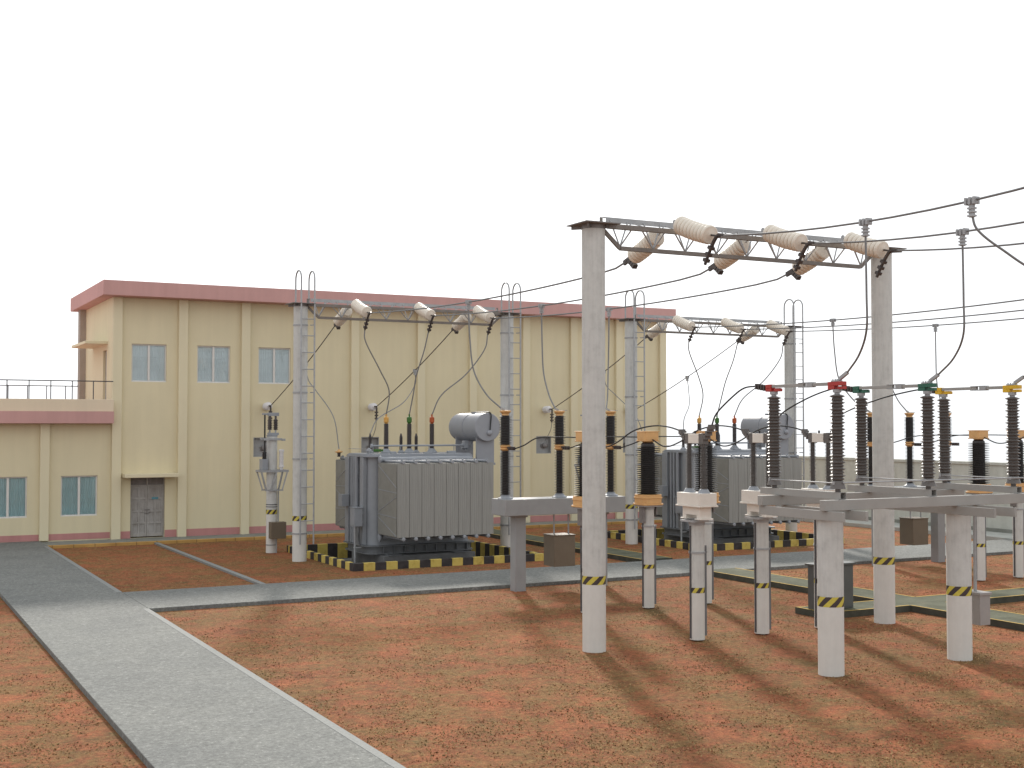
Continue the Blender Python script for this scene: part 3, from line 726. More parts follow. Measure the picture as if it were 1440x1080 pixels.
def make_ct(loc, label):
    t = thing('current_transformer', label, 'instrument transformer', loc, group='orange topped current transformers on posts')
    post(t, 0.148, 2.55, (0.985, 1.085), 2.0, bands=(2.02,))
    MB().box(-0.20, -0.17, -0.12, 0.10, 2.10, 2.50).build('bracket', 'dark_steel', t); MB().box(0.16, 0.19, -0.12, 0.10, 2.30, 2.50).build('bracket', 'dark_steel', t)
    b = MB().prism(oct(0.27, 0.25, 0.06), 2.58, 2.80); b.prism(oct(0.30, 0.28, 0.06), 2.539, 2.579); b.prism(oct(0.285, 0.265, 0.06), 2.70, 2.735)
    b.build('base_tank', 'orange_paint', t, bevel=0.006)
    p = [(0.24, 2.802)] + sheds(0.172, 0.295, 2.82, 4.00, 23, 0.008, 0.018) + [(0.165, 4.04), (0.12, 4.075)]
    MB().lathe(p, n=26).build('insulator', 'black_shed', t)
    h = MB(); h.prism(oct(0.205, 0.20, 0.035), 4.13, 4.33); h.lathe([(0.13, 4.076), (0.20, 4.131)], n=20); h.box(-0.215, 0.215, -0.21, 0.21, 4.331, 4.352)
    h.box(-0.21, 0.21, -0.205, 0.205, 4.10, 4.128)
    h.build('head', 'orange_paint', t, bevel=0.006)
    return t
CX = (15.62, 17.38, 19.12)
T0 = make_ct((CX[1], 25.95, 0), 'orange headed current transformer on a post, right of the thick near pole')
dup(T0, (CX[0], 25.95, 0), 'orange headed current transformer mostly hidden behind the thick near pole')
dup(T0, (CX[2], 25.95, 0), 'orange headed current transformer standing directly behind the leftmost white circuit breaker')
dup(T0, (28.92, 26.05, 0), 'orange headed current transformer between the two yellow headed insulators')
dup(T0, (30.50, 26.05, 0), 'orange headed current transformer cut by the right edge of the picture')

# ================================================================== white two-column circuit breakers
def make_breaker(loc, label):
    t = thing('circuit_breaker', label, 'circuit breaker', loc, group='white circuit breakers with twin brown columns')
    post(t, 0.158, 2.53, (1.005, 1.115), 1.98, bands=(1.84,))
    MB().box(-0.22, 0.22, -0.40, 0.40, 2.83, 3.085).box(-0.245, 0.245, -0.425, 0.425, 2.80, 2.829).build('mechanism_box', 'white_paint', t, bevel=0.005)
    l = MB(); a = 0.14; b = 0.31
    l.box(-a, a, -b, b, 2.63, 2.799)
    for y0, y1 in ((-b, -0.19), (0.19, b)): l.box(-a, a, y0, y1, 2.559, 2.63).box(-a-0.03, a+0.03, y0-0.04, y1+0.04, 2.535, 2.559)
    l.build('lower_box', 'white_paint', t, bevel=0.004)
    for y in (-0.255, 0.255):
        MB().lathe([(0.135, 3.086), (0.125, 3.10), (0.085, 3.165), (0.07, 3.17)], (0, y, 0), n=18).build('foot', 'lid_grey', t)
        MB().lathe(sheds(0.046, 0.078, 3.171, 4.10, 30, 0.008, 0.010), (0, y, 0), n=16).build('column', 'isolator_brown', t)
        MB().box(-0.07, 0.07, y-0.075, y+0.075, 4.101, 4.33).build('column_head', 'isolator_brown', t, bevel=0.006)
    MB().box(-0.085, 0.085, -0.178, 0.178, 4.12, 4.315).build('interrupter_box', 'white_paint', t, bevel=0.004)
    for sy in (-1, 1):
        c = MB(); e0 = Vector((0, sy*0.33, 4.20)); e1 = Vector((0, sy*0.52, 4.36) if sy > 0 else (0.02, -0.50, 4.46))
        c.obox(e0, e1, 0.07, 0.075, (1,0,0))
        for q in (0.2, 0.5, 0.8, 1.0):
            p = e0.lerp(e1, q); c.obox(p+Vector((-0.075,0,0)), p+Vector((0.075,0,0)), 0.05, 0.10, (0,0,1))
        c.build('terminal_clamp', 'isolator_brown', t)
    MB().cyl((0, 0.04, 4.318), (0, 0.04, 4.38), 0.022, 8).build('pressure_cap', 'cable_black', t)
    return t
WX = (15.70, 17.40, 19.07); WY = 21.62
K0 = make_breaker((WX[0], WY, 0), 'white circuit breaker on a post, leftmost of the three, clear of the disconnector')
dup(K0, (WX[1], WY, 0), 'white circuit breaker on a post whose box meets the left end of the disconnector beams')
dup(K0, (WX[2], WY, 0), 'white circuit breaker behind the near left disconnector pole, between the red headed insulators')

# ================================================================== the three-phase disconnector
def make_disconnector_frame():
    t = thing('equipment_stand', 'grey steel frame on two concrete poles carrying the three coloured disconnector phases', 'support frame', (0, 0, 0))
    for x, yf in ((15.72, 16.92), (18.94, 16.45)):
        pole(t, x, 17.58, 0.232, 2.80, 'pole_frame', 1.235, 1.415)
        for s, e in ((-1, 0.0), (1, 0.02)):
            xa = x+s*0.27
            MB().box(xa-0.03, xa+0.03, yf, 19.22, 2.792, 2.962).build('arm', 'beam_grey', t, bevel=0.004)
    MB().box(15.36, 20.72, 17.31, 17.45, 2.966, 3.155).build('cross_beam', 'beam_grey', t, bevel=0.006)
    MB().box(15.36, 20.72, 19.05, 19.19, 2.966, 3.155).build('cross_beam', 'beam_grey', t, bevel=0.006)
    MB().cyl((15.84, 17.36, 3.46), (20.5, 17.36, 3.46), 0.014, 8).build('link_rod', 'galvanised', t)
    return t
make_disconnector_frame()
def ribs(z0, z1, n):
    p = [(0.075, z0)]; s = (z1-z0)/n
    for i in range(n):
        z = z0+i*s; r = 0.142 if i % 2 == 1 else 0.120
        p += [(0.088, z+s*0.06), (r, z+s*0.46), (r, z+s*0.54), (0.088, z+s*0.94)]
    return p+[(0.075, z1)]
def make_phase(loc, colour, label):
    t = thing('disconnector', label, 'disconnector', loc, group='single phase disconnectors on the grey frame')
    w = 0.07; b = MB(); zb = 3.16; k = 0.008; y0, y1 = -0.14, 2.12
    b.box(-w, w, y0, y1, zb, zb+k).box(-w, w, y0, y1, zb+0.125-k, zb+0.125).box(-w, -w+k, y0, y1, zb+k, zb+0.125-k).box(w-k, w, y0, y1, zb+k, zb+0.125-k)
    b.box(-w+k, w-k, y0+0.5, y0+0.51, zb+k, zb+0.125-k)
    b.build('base_tube', 'beam_grey', t)
    MB().cyl((-0.10, -0.02, 3.45), (-0.10, 1.78, 3.45), 0.012, 8).box(-0.13, -0.07, -0.04, 0.0, 3.42, 3.48).box(-0.13, -0.07, 1.76, 1.80, 3.42, 3.48).build('link_rod', 'galvanised', t)
    for y, front in ((0.0, True), (1.77, False)):
        i = MB().lathe([(0.05, 3.286), (0.05, 3.345)], (0, y, 0), n=16)
        i.lathe([(0.145, 3.346), (0.14, 3.36), (0.10, 3.49), (0.088, 3.495)] , (0, y, 0), n=24)
        i.lathe(ribs(3.496, 5.055, 26), (0, y, 0), n=24)
        i.build('insulator', 'isolator_brown', t)
        MB().lathe([(0.05, 5.056), (0.05, 5.09), (0.078, 5.092), (0.078, 5.148)], (0, y, 0), n=16).build('swivel', 'galvanised', t)
        h = MB(); x0, x1 = -0.055, 0.055
        if front: h.box(x0, x1, y-0.19, y+0.19, 5.215, 5.29)
        else: h.box(x0, x1, y+0.03, y+0.19, 5.215, 5.29).box(x0+0.02, x1-0.02, y-0.19, y+0.029, 5.205, 5.214)
        h.box(x0, x1, y+0.02, y+0.19, 5.149, 5.214).box(x0+0.03, x1, y-0.19, y-0.035, 5.149, 5.204)
        h.build('head', colour, t, bevel=0.004)
    MB().box(-0.034, 0.034, 0.88, 1.795, 5.222, 5.282).build('arm', 'beam_grey', t, bevel=0.004)
    MB().box(-0.034, 0.034, 0.192, 0.80, 5.222, 5.282).build('arm', 'beam_grey', t, bevel=0.004)
    c = MB().box(-0.05, 0.05, 0.62, 0.86, 5.283, 5.30).box(-0.05, 0.05, 0.62, 0.86, 5.203, 5.221).box(-0.052, -0.036, 0.62, 0.76, 5.222, 5.282).box(-0.045, 0.045, 0.86, 1.02, 5.283, 5.297).box(-0.045, 0.045, 0.86, 1.02, 5.206, 5.221)
    c.build('contact', 'galvanised', t)
    p = MB().box(-0.06, 0.06, -0.08, 0.10, 5.291, 5.312)
    for y in (-0.05, 0.01, 0.07): p.cyl((-0.035, y, 5.313), (-0.035, y, 5.335), 0.014, 6).cyl((0.035, y, 5.313), (0.035, y, 5.335), 0.014, 6)
    p.obox((0, -0.06, 5.33), (0.0, -0.28, 5.45), 0.05, 0.06)
    p.build('terminal', 'galvanised', t)
    q = MB().obox((0, 1.965, 5.21), (0, 2.25, 5.26), 0.05, 0.07)
    for y in (2.02, 2.10, 2.18, 2.26): q.box(-0.055, 0.055, y-0.022, y+0.022, 5.16+(y-1.96)*0.15, 5.27+(y-1.96)*0.15)
    q.build('terminal_clamp', 'clamp_brown', t)
    return t
DX = (15.84, 18.08, 20.38); DY = 17.50
make_phase((DX[0], DY, 0), 'red_paint', 'disconnector phase with red heads on two ribbed brown insulators')
make_phase((DX[1], DY, 0), 'green_paint', 'disconnector phase with green heads on two ribbed brown insulators')
make_phase((DX[2], DY, 0), 'yellow_paint', 'disconnector phase with yellow heads on two ribbed brown insulators')

def make_drive_box():
    t = thing('drive_box', 'mauve grey disconnector drive box on a tube beside the near right pole', 'control box', (19.62, 17.78, 0))
    MB().box(-0.14, 0.14, -0.22, 0.22, 0.60, 1.18).build('box', 'box_mauve', t, bevel=0.006)
    MB().box(-0.165, 0.165, -0.245, 0.245, 1.181, 1.235).build('lid', 'box_mauve', t, bevel=0.006)
    h = MB().cyl((-0.141, 0.02, 1.08), (-0.20, 0.02, 1.08), 0.012, 8).cyl((-0.20, 0.02, 1.085), (-0.20, 0.02, 0.86), 0.014, 8).cyl((-0.141, 0.02, 0.88), (-0.20, 0.02, 0.88), 0.012, 8)
    h.build('handle', 'galvanised', t)
    MB().cyl((0.0, 0.02, 1.236), (0.0, 0.02, 3.0), 0.032, 12).build('drive_tube', 'galvanised', t)
    return t
make_drive_box()

def make_cabinet():
    t = thing('control_cabinet', 'dark green grey cabinet standing on the trench slab behind the near poles', 'cabinet', (20.64, 23.08, 0.155))
    MB().box(-0.55, 0.55, -0.17, 0.17, 0.0, 1.03).build('body', 'cabinet_green', t, bevel=0.006)
    MB().box(-0.60, 0.60, -0.22, 0.22, 1.031, 1.075).build('lid', 'cabinet_green', t, bevel=0.006)
    for x0, x1 in ((-0.53, -0.005), (0.005, 0.53)):
        d = MB().box(x0, x1, -0.185, -0.171, 0.05, 1.0).build('door', 'cabinet_green', t, bevel=0.003)
        hx = -0.05 if x0 < -0.1 else 0.05
        MB().box(hx-0.012, hx+0.012, -0.205, -0.186, 0.48, 0.62).build('handle', 'dark_steel', d)
make_cabinet()
# ================================================================== power transformers
def make_transformer(loc, label):
    t = thing('power_transformer', label, 'transformer', loc, group='grey oil filled power transformers')
    MB().box(-1.62, 1.70, -1.55, 1.45, -0.30, 0.22).build('plinth_block', 'pit_concrete', t, bevel=0.015)
    def rr(x0, x1, y0, y1, r, n=6):
        o = []
        for cx, cy, a0 in ((x1-r, y0+r, -PI/2), (x1-r, y1-r, 0), (x0+r, y1-r, PI/2), (x0+r, y0+r, PI)):
            for k in range(n+1): o.append((cx+r*math.cos(a0+k*PI/2/n), cy+r*math.sin(a0+k*PI/2/n)))
        return o
    s = MB(); s.prism(rr(-2.12, 1.95, -1.28, 1.28, 0.42), 0.50, 0.535); s.prism(rr(-1.98, 1.85, -1.14, 1.14, 0.38), 0.29, 0.499); s.prism(rr(-2.06, 1.90, -1.22, 1.22, 0.40), 0.25, 0.289)
    for k in range(9):
        x = -1.5+k*0.38; s.box(x-0.012, x+0.012, -1.24, -1.141, 0.291, 0.499)
    s.box(-1.45, -1.0, -1.6, 1.5, 0.221, 0.249).box(0.9, 1.35, -1.6, 1.5, 0.221, 0.249)
    s.build('skid', 'skid_grey', t)
    MB().prism(rr(-1.92, 1.80, -1.02, 1.02, 0.36), 0.536, 3.44).build('tank', 'tank_grey', t)
    MB().prism(rr(-2.06, 1.94, -1.16, 1.16, 0.40), 3.441, 3.475).prism(rr(-2.0, 1.88, -1.10, 1.10, 0.38), 3.505, 3.54).prism(rr(-2.04, 1.92, -1.14, 1.14, 0.40), 3.476, 3.504).build('lid', 'lid_grey', t)
    # ribs and pipes on the end wall
    for y, w, d in ((0.72, 0.17, 0.16), (-0.62, 0.15, 0.14)):
        MB().box(-1.922-d, -1.921, y-w, y+w, 0.54, 3.43).build('stiffener', 'tank_grey', t, bevel=0.012)
    for y, r in ((0.34, 0.055), (0.14, 0.055), (-0.10, 0.075)):
        MB().cyl((-2.03, y, 0.55), (-2.03, y, 3.44), r, 12).build('pipe', 'tank_grey', t)
    for y in (-1.0, 1.0):
        m = MB().lathe([(0.02, 0), (0.11, 0.0), (0.13, 0.03), (0.13, 0.075), (0.06, 0.10)], (-1.6, y*1.25, 3.36), (-1, 0, 0), 16)
        m.cyl((-1.6, y*1.25, 3.36), (1.7, y*1.25, 3.36), 0.085, 14)
        m.build('header_pipe', 'lid_grey', t)
        m = MB().lathe([(0.02, 0), (0.12, 0.0), (0.14, 0.03), (0.14, 0.08), (0.06, 0.10)], (-1.6, y*1.25, 0.80), (-1, 0, 0), 16)
        m.cyl((-1.6, y*1.25, 0.80), (1.7, y*1.25, 0.80), 0.085, 14)
        m.build('header_pipe', 'tank_grey', t)
    # control box, its cables and conduit on the end wall
    c = MB().box(-2.38, -2.10, -0.86, -0.42, 1.16, 1.76).box(-2.40, -2.08, -0.88, -0.40, 1.7605, 1.785)
    for z in (1.30, 1.60): c.box(-2.0995, -2.06, -0.80, -0.48, z-0.035, z+0.035)
    cb = c.build('control_box', 'lid_grey', t, bevel=0.006)
    MB().box(-2.388, -2.3805, -0.83, -0.45, 1.20, 1.72).build('door', 'lid_grey', cb, bevel=0.003)
    cables = MB()
    for i, y in enumerate((-0.80, -0.71, -0.63, -0.55, -0.47)):
        cables.tube(spline([(-2.24, y, 1.17), (-2.23, y+0.02, 0.98), (-2.18, y*0.8, 0.75), (-2.12, y*0.7, 0.52)], 5), 0.018, 6)
    cables.build('control_cables', 'galvanised', t)
    MB().cyl((-2.33, -0.75, 1.17), (-2.33, -0.75, -0.30), 0.035, 10).box(-2.37, -2.10, -0.79, -0.71, 0.45, 0.48).build('conduit', 'galvanised', t)
    MB().box(-2.36, -2.10, 0.44, 0.78, 1.75, 2.15).build('gauge_box', 'tank_grey', t, bevel=0.006)
    # radiators: two banks of eight, each a stack of pressed plates between two header tubes
    W = 0.43; zb, ztp = 0.92, 3.27; r = MB(); npl = 19; dep = 1.60
    ox = [-0.209+0.418*i/24 for i in range(25)]
    for k in range(npl):
        y = k*dep/(npl-1); fr = []
        for i, x in enumerate(ox): fr.append((x, y-(0.004 if (i % 4) in (1, 2) else 0.0)))
        r.prism(fr+[(x, y+0.022) for x in ox[::-1]], zb, ztp)
    rad = r.build('radiator', 'radiator_grey', t); rme = rad.data
    p = MB().cyl((0, -0.02, zb-0.055), (0, dep+0.10, zb-0.055), 0.05, 12).lathe([(0.062, 0), (0.062, 0.035), (0.03, 0.05)], (0, -0.02, zb-0.055), (0, -1, 0), 14)
    pipe = p.build('header_tube', 'lid_grey', rad)
    p = MB().cyl((0, 0.0, ztp+0.045), (0, dep+0.10, ztp+0.045), 0.045, 10).lathe([(0.06, 0), (0.06, 0.03)], (0, 0.0, ztp+0.045), (0, -1, 0), 12)
    p.lathe([(0.05, 0), (0.05, 0.012)], (0, 0.10, ztp+0.10), (0, -1, 0), 12)
    pipe2 = p.build('header_tube', 'lid_grey', rad)
    first = True
    for y0, s in ((-2.845, 0.0), (2.845, PI)):
        for i in range(8):
            x = -1.71+W*(i+0.5)+0.007
            if first: o = rad; first = False
            else:
                o = rad.copy(); COL.objects.link(o)
                for q in (pipe, pipe2): q = q.copy(); COL.objects.link(q); q.parent = o
            o.parent = t; o.location = (x, y0, 0); o.rotation_euler.z = s
    for y0, y1 in ((-2.84, -1.26), (1.26, 2.84)):
        b = MB(); x = -1.718; zs = [0.98, 1.78, 1.86, 2.5, 2.56, 3.2]
        pa, pb = (y1, y0) if y0 < 0 else (y0, y1)
        if y0 < 0: seg = [((pa, 3.20), (pb, 2.50)), ((pa, 2.40), (pb, 2.34)), ((pa, 1.66), (pb, 2.22)), ((pa, 1.60), (pb, 1.54)), ((pa, 1.50), (pb, 0.96))]
        else: seg = [((pa, 3.18), (pb, 2.50)), ((pa, 2.38), (pb, 2.34)), ((pa, 1.66), (pb, 2.22)), ((pa, 1.60), (pb, 1.54)), ((pa, 1.50), (pb, 0.98))]
        for (ya, za), (yb, z2) in seg: b.obox((x, ya, za), (x, yb, z2), 0.018, 0.022, (1,0,0))
        b.build('brace', 'lid_grey', t)
        MB().box(-1.719, -1.712, y0, y1, 0.94, 3.25).build('end_plate', 'radiator_end', t)
    # top: bushings, oil pipe, conservator
    for x, col in ((-0.93, 'amber'), (-0.08, 'leaf_green'), (0.77, 'rust_red')):
        b = MB().lathe([(0.19, 3.541), (0.19, 3.57), (0.11, 3.66), (0.085, 3.70)], (x, 0, 0), n=18).build('bushing_foot', 'lid_grey', t)
        u = MB().lathe(sheds(0.070, 0.092, 3.70, 4.55, 24, 0.008, 0.009), (x, 0, 0), n=18).build('high_voltage_bushing', 'bushing_brown', t)
        MB().lathe([(0.05, 4.551), (0.06, 4.58), (0.085, 4.60), (0.085, 4.76), (0.055, 4.785), (0.03, 4.79), (0.03, 4.87)], (x, 0, 0), n=18).build('phase_cap', col, u)
    for i in range(4):
        x = -1.30+0.572*i
        b = MB().lathe([(0.12, 3.541), (0.12, 3.565), (0.065, 3.63), (0.055, 3.64)], (x, 0.55, 0), n=14).build('bushing_foot', 'lid_grey', t)
        u = MB().lathe(sheds(0.05, 0.068, 3.64, 4.10, 12, 0.008, 0.009)+[(0.045, 4.12), (0.03, 4.17), (0.02, 4.21)], (x, 0.55, 0), n=14).build('low_voltage_bushing', 'bushing_brown', t)
    u = MB().lathe(sheds(0.05, 0.075, 3.37, 3.50, 3, 0.012, 0.016), (-1.65, 2.70, 0), n=14).build('neutral_bushing', 'bushing_brown', t)
    MB().lathe([(0.06, 3.501), (0.14, 3.53), (0.14, 3.565), (0.05, 3.58), (0.025, 3.64)], (-1.65, 2.70, 0), n=16).build('cap', 'orange_paint', u)
    o = MB().cyl((-1.55, -0.25, 3.80), (1.86, -0.25, 3.80), 0.032, 10)
    for x in (-1.5, -0.5, 0.55, 1.5): o.cyl((x, -0.25, 3.541), (x, -0.25, 3.78), 0.016, 8)
    for x in (-1.56, 1.84): o.lathe([(0.07, -0.03), (0.07, 0.03)], (x, -0.25, 3.80), (1,0,0), 12)
    o.box(1.86, 2.0, -0.36, -0.14, 3.70, 3.96); o.build('oil_pipe', 'lid_grey', t)
    v = MB().cyl((-1.75, -0.5, 3.541), (-1.75, -0.5, 3.62), 0.06, 10).lathe([(0.11, 3.62), (0.11, 3.66), (0.02, 3.74)], (-1.75, -0.5, 0), n=12)
    v.build('relief_valve', 'lid_grey', t)
    for a, c, d, e, z in ((-1.1, -0.9, -0.85, -0.7, 3.62), (0.1, 0.4, -0.9, -0.75, 3.59), (1.0, 1.3, -0.85, -0.72, 3.62)):
        MB().box(a, c, d, e, 3.541, z).build('hatch_cover', 'lid_grey', t, bevel=0.006)
    MB().box(-1.50, -1.16, -0.30, -0.20, 3.61, 3.68).lathe([(0.05, -0.12), (0.05, 0.12)], (-1.33, -0.22, 3.645), (1,0,0), 10).build('valve', 'leaf_green', t)
    g = MB()
    g.cyl((-1.95, -1.05, 3.54), (-1.95, -1.05, 3.72), 0.012, 6)
    g.cyl((-1.95, -1.05, 3.70), (-1.95, 0.9, 3.70), 0.010, 6).build('guard_wire', 'galvanised', t)
    cx, cz, cr = 2.40, 4.43, 0.492
    body = MB().lathe([(cr-0.02, -1.09), (cr, -1.07), (cr, 1.07), (cr-0.02, 1.09)], (cx, 0, cz), (0, 1, 0), 40).build('conservator', 'conservator_grey', t)
    MB().lathe([(cr+0.001, 0.0), (cr+0.014, 0.0), (cr+0.014, 0.035), (cr+0.001, 0.035)], (cx, -0.05, cz), (0, 1, 0), 40, cap=False).build('seam_band', 'conservator_grey', body)
    MB().lathe([(0.10, 0.0), (0.10, 0.04), (0.075, 0.075), (0.03, 0.09)], (cx+0.05, -1.091, cz-0.20), (0, -1, 0), 16).build('oil_gauge', 'conservator_grey', body)
    MB().tube(spline([(cx-0.02, -0.05, cz+0.51), (cx+0.0, -0.5, cz+0.525), (cx+0.05, -1.02, cz+0.52), (cx+0.10, -1.13, cz+0.44), (cx+0.09, -1.13, cz+0.20), (cx+0.06, -1.14, cz-0.10)], 6), 0.022, 8).build('hose', 'cable_black', body)
    MB().box(cx-0.14, cx+0.02, -0.30, -0.05, cz+0.48, cz+0.53).build('filler', 'lid_grey', body)
    for y in (-0.86, 0.80):
        o = []
        for k in range(13):
            a = PI+PI*k/12; xx = cx+0.34*math.cos(a) if 0 < k < 12 else cx+(-0.34 if k == 0 else 0.34)
        pl = MB(); n = 12; vs = []; 
        for yy in (y-0.03, y+0.03):
            vs += [(cx-0.34, yy, 3.20), (cx+0.34, yy, 3.20)]
            for k in range(n+1):
                x = cx+0.34-0.68*k/n; vs.append((x, yy, cz-math.sqrt(cr*cr-(x-cx)**2)-0.002))
        m = n+3
        fs = [tuple(range(m)), tuple(range(m, 2*m))[::-1]]+[(i, m+i, m+(i+1) % m, (i+1) % m) for i in range(m)]
        pl.add(vs, fs); pl.build('conservator_leg', 'conservator_grey', t, smooth=False)
    MB().box(1.93, cx+0.34, -1.0, 0.95, 3.12, 3.198).build('shelf', 'lid_grey', t, bevel=0.006)
    MB().box(cx-0.24, cx-0.16, 0.45, 0.6, 3.62, 3.86).cyl((2.0, 0.2, 3.70), (cx, 0.2, 3.70), 0.05, 10).cyl((cx, 0.2, 3.70), (cx, 0.2, 3.945), 0.05, 10).box(cx-0.2, cx-0.03, 0.08, 0.32, 3.6, 3.8).build('oil_relay', 'lid_grey', t)
    return t
plain('radiator_end', (0.225, 0.22, 0.195), 0.65, 0.0, 0.10, 3)
X0 = make_transformer((PX, PY, 0), 'grey power transformer with ribbed radiators in front of the cream building')
dup(X0, (PX+BX, PY, 0), 'grey power transformer at right, partly hidden behind the white circuit breakers')

# ================================================================== low pole with switch, bracket and meters
def make_switch_pole(loc, label):
    t = thing('switch_pole', label, 'pole', loc, group='low poles with a switch and meter box by the building')
    p = MB().lathe([(0.19, -0.1), (0.185, 4.10)], n=24).build('pole', 'pole_tall', t)
    tape(p, 0.189, 1.36, 1.52)
    MB().box(-0.36, 0.30, -0.24, -0.19, 3.96, 4.04).box(0.30, 0.42, -0.24, -0.14, 3.94, 4.02).build('cross_arm', 'galvanised', t, bevel=0.004)
    MB().box(-0.36, 0.30, 0.19, 0.24, 3.96, 4.04).build('cross_arm', 'galvanised', t, bevel=0.004)
    MB().lathe([(0.195, 4.101), (0.195, 4.14)], n=20).box(-0.14, 0.22, -0.10, 0.10, 4.141, 4.23).build('pole_cap', 'lid_grey', t)
    for x in (-0.08, 0.13):
        MB().cyl((x, 0, 4.231), (x, 0, 4.33), 0.03, 10).build('pin', 'galvanised', t)
        MB().lathe(sheds(0.055, 0.088, 4.331, 4.70, 6, 0.02, 0.026)+[(0.04, 4.72), (0.04, 4.82)], (x, 0, 0), n=14).build('pin_insulator', 'bushing_brown', t)
    b = MB().box(-0.15, 0.24, -0.05, 0.05, 4.821, 4.94)
    b.box(-0.36, -0.151, -0.03, 0.03, 4.86, 4.92).build('switch_blade', 'lid_grey', t, bevel=0.004)
    MB().obox((-0.12, -0.04, 4.80), (-0.15, -0.1, 4.36), 0.05, 0.05).build('clamp', 'clamp_brown', t)
    MB().cyl((-0.31, -0.16, 3.30), (-0.31, -0.16, 4.86), 0.030, 10).build('operating_rod', 'cable_black', t)
    f = MB()
    for y in (-0.30, 0.24): f.box(-0.50, 0.53, y, y+0.06, 2.84, 2.92)
    for x in (-0.50, 0.47): f.box(x, x+0.06, -0.239, 0.239, 2.84, 2.92)
    for x0, x1 in ((-0.45, -0.27), (0.48, 0.32)):
        f.obox((x0, -0.27, 2.84), (x1, -0.22, 2.22), 0.05, 0.05).obox((x0, 0.27, 2.84), (x1, 0.22, 2.22), 0.05, 0.05)
    f.obox((0.10, -0.27, 2.84), (-0.10, -0.22, 2.22), 0.05, 0.05)
    for y in (-0.245, 0.20): f.box(-0.30, 0.35, y, y+0.045, 2.18, 2.23)
    f.build('bracket', 'galvanised', t)
    m = MB().box(-0.40, -0.20, -0.20, 0.18, 2.921, 3.30); mo = m.build('metering_unit', 'lid_grey', t, bevel=0.006)
    for x in (-0.345, -0.255): MB().lathe(sheds(0.022, 0.042, 3.301, 3.55, 5, 0.015, 0.02), (x, -0.10, 0), n=10).build('bushing', 'bushing_brown', mo)
    MB().lathe([(0.06, 2.921), (0.06, 3.0), (0.095, 3.01), (0.095, 3.08), (0.07, 3.09)]+sheds(0.07, 0.082, 3.10, 3.55, 8, 0.02, 0.02)+[(0.095, 3.56), (0.095, 3.63), (0.05, 3.64)], (0.30, -0.15, 0), n=18).build('arrester', 'bone_white', t)
    MB().box(-0.16, 0.38, -0.52, -0.20, 0.52, 1.10).build('meter_box', 'box_brown', t, bevel=0.006)
    MB().cyl((0.21, -0.10, 1.05), (0.21, -0.10, 2.2), 0.03, 8).build('conduit', 'galvanised', t); MB().cyl((0.12, -0.205, 0.0), (0.12, -0.205, 0.55), 0.025, 8).build('conduit', 'galvanised', t)
    for z in (0.28, 1.62, 1.70): MB().lathe([(0.191, z-0.012), (0.20, z-0.012), (0.20, z+0.012), (0.191, z+0.012)], n=22, cap=False).build('clamp_band', 'rail_steel', t)
    return t
P0 = make_switch_pole((13.17, 43.45, 0), 'low concrete pole with a switch and brown meter box, left of the striped bund')
dup(P0, (13.17+BX, 43.45, 0), 'low concrete pole with a switch mostly hidden behind the thick near pole')

NP = [(15.40, 42.70, 3.64), (15.40+BX, 42.70, 3.64)]                  # tops of the neutral bushings

# ================================================================== conductors
def wire(name, label, pts, r, mat, group, n=8, cat='cable'):
    return tag(MB().tube(pts, r, n).build(name, mat), label, cat, group)
def tclamp(parent, p, s=1.0):
    """bolted tee clamp where a dropper leaves a conductor running along y"""
    x, y, z = p; m = MB().box(x-0.035, x+0.035, y-0.09*s, y+0.09*s, z-0.045, z+0.03).box(x-0.03, x+0.03, y-0.035, y+0.035, z-0.22*s, z-0.045)
    for d in (-0.07*s, 0.0, 0.07*s): m.box(x-0.06, x+0.06, y+d-0.018, y+d+0.018, z-0.06, z+0.05)
    for d in (0.10, 0.15, 0.20): m.box(x-0.05, x+0.05, y-0.05, y+0.05, z-d*s-0.013, z-d*s+0.013)
    return m.build('tee_clamp', 'galvanised', parent)
R1, R2, R3 = 0.0185, 0.022, 0.021
zl = lambda y: 7.885+0.0118*(y-14.6)**2
names = ('left', 'middle', 'right')
for i, X in enumerate(SX):
    ys = [19.72, 19.4, 19.0, 18.4, 17.6]+[16.8-0.8*k for k in range(16)]
    wire('overhead_conductor', ['topmost thick conductor leaving the nearest gantry to the upper right', 'middle one of the three thick conductors leaving the nearest gantry to the right', 'lowest of the three thick conductors leaving the nearest gantry to the right'][i],
         [(X, y, zl(y)) for y in ys], R1, 'cable_grey', 'overhead conductors', 8)
    wire('overhead_conductor', '%s conductor from behind the nearest gantry to the gantry over the left transformer' % names[i],
         [(X, 23.13, 8.09), (X, 23.6, 7.98)]+sag((X, 24.4, 7.93), (X, 38.48, 8.17), 0.16)[0:], R2, 'cable_grey', 'overhead conductors', 6)
    wire('overhead_conductor', '%s of three thin conductors from the far gantry to the right edge' % ('uppermost', 'central', 'lowest')[i],
         sag((X+BX, 38.48, 8.17), (X+BX, 20.0, 8.0), 0.22)+[(X+BX, 14.0, 8.25), (X+BX, 4.0, 8.6), (X+BX, -12.0, 9.0)], R2, 'cable_grey', 'overhead conductors', 6)
def zmid(y): 
    q = (y-24.4)/(38.48-24.4); return 7.93+0.24*q-0.16*4*q*(1-q)
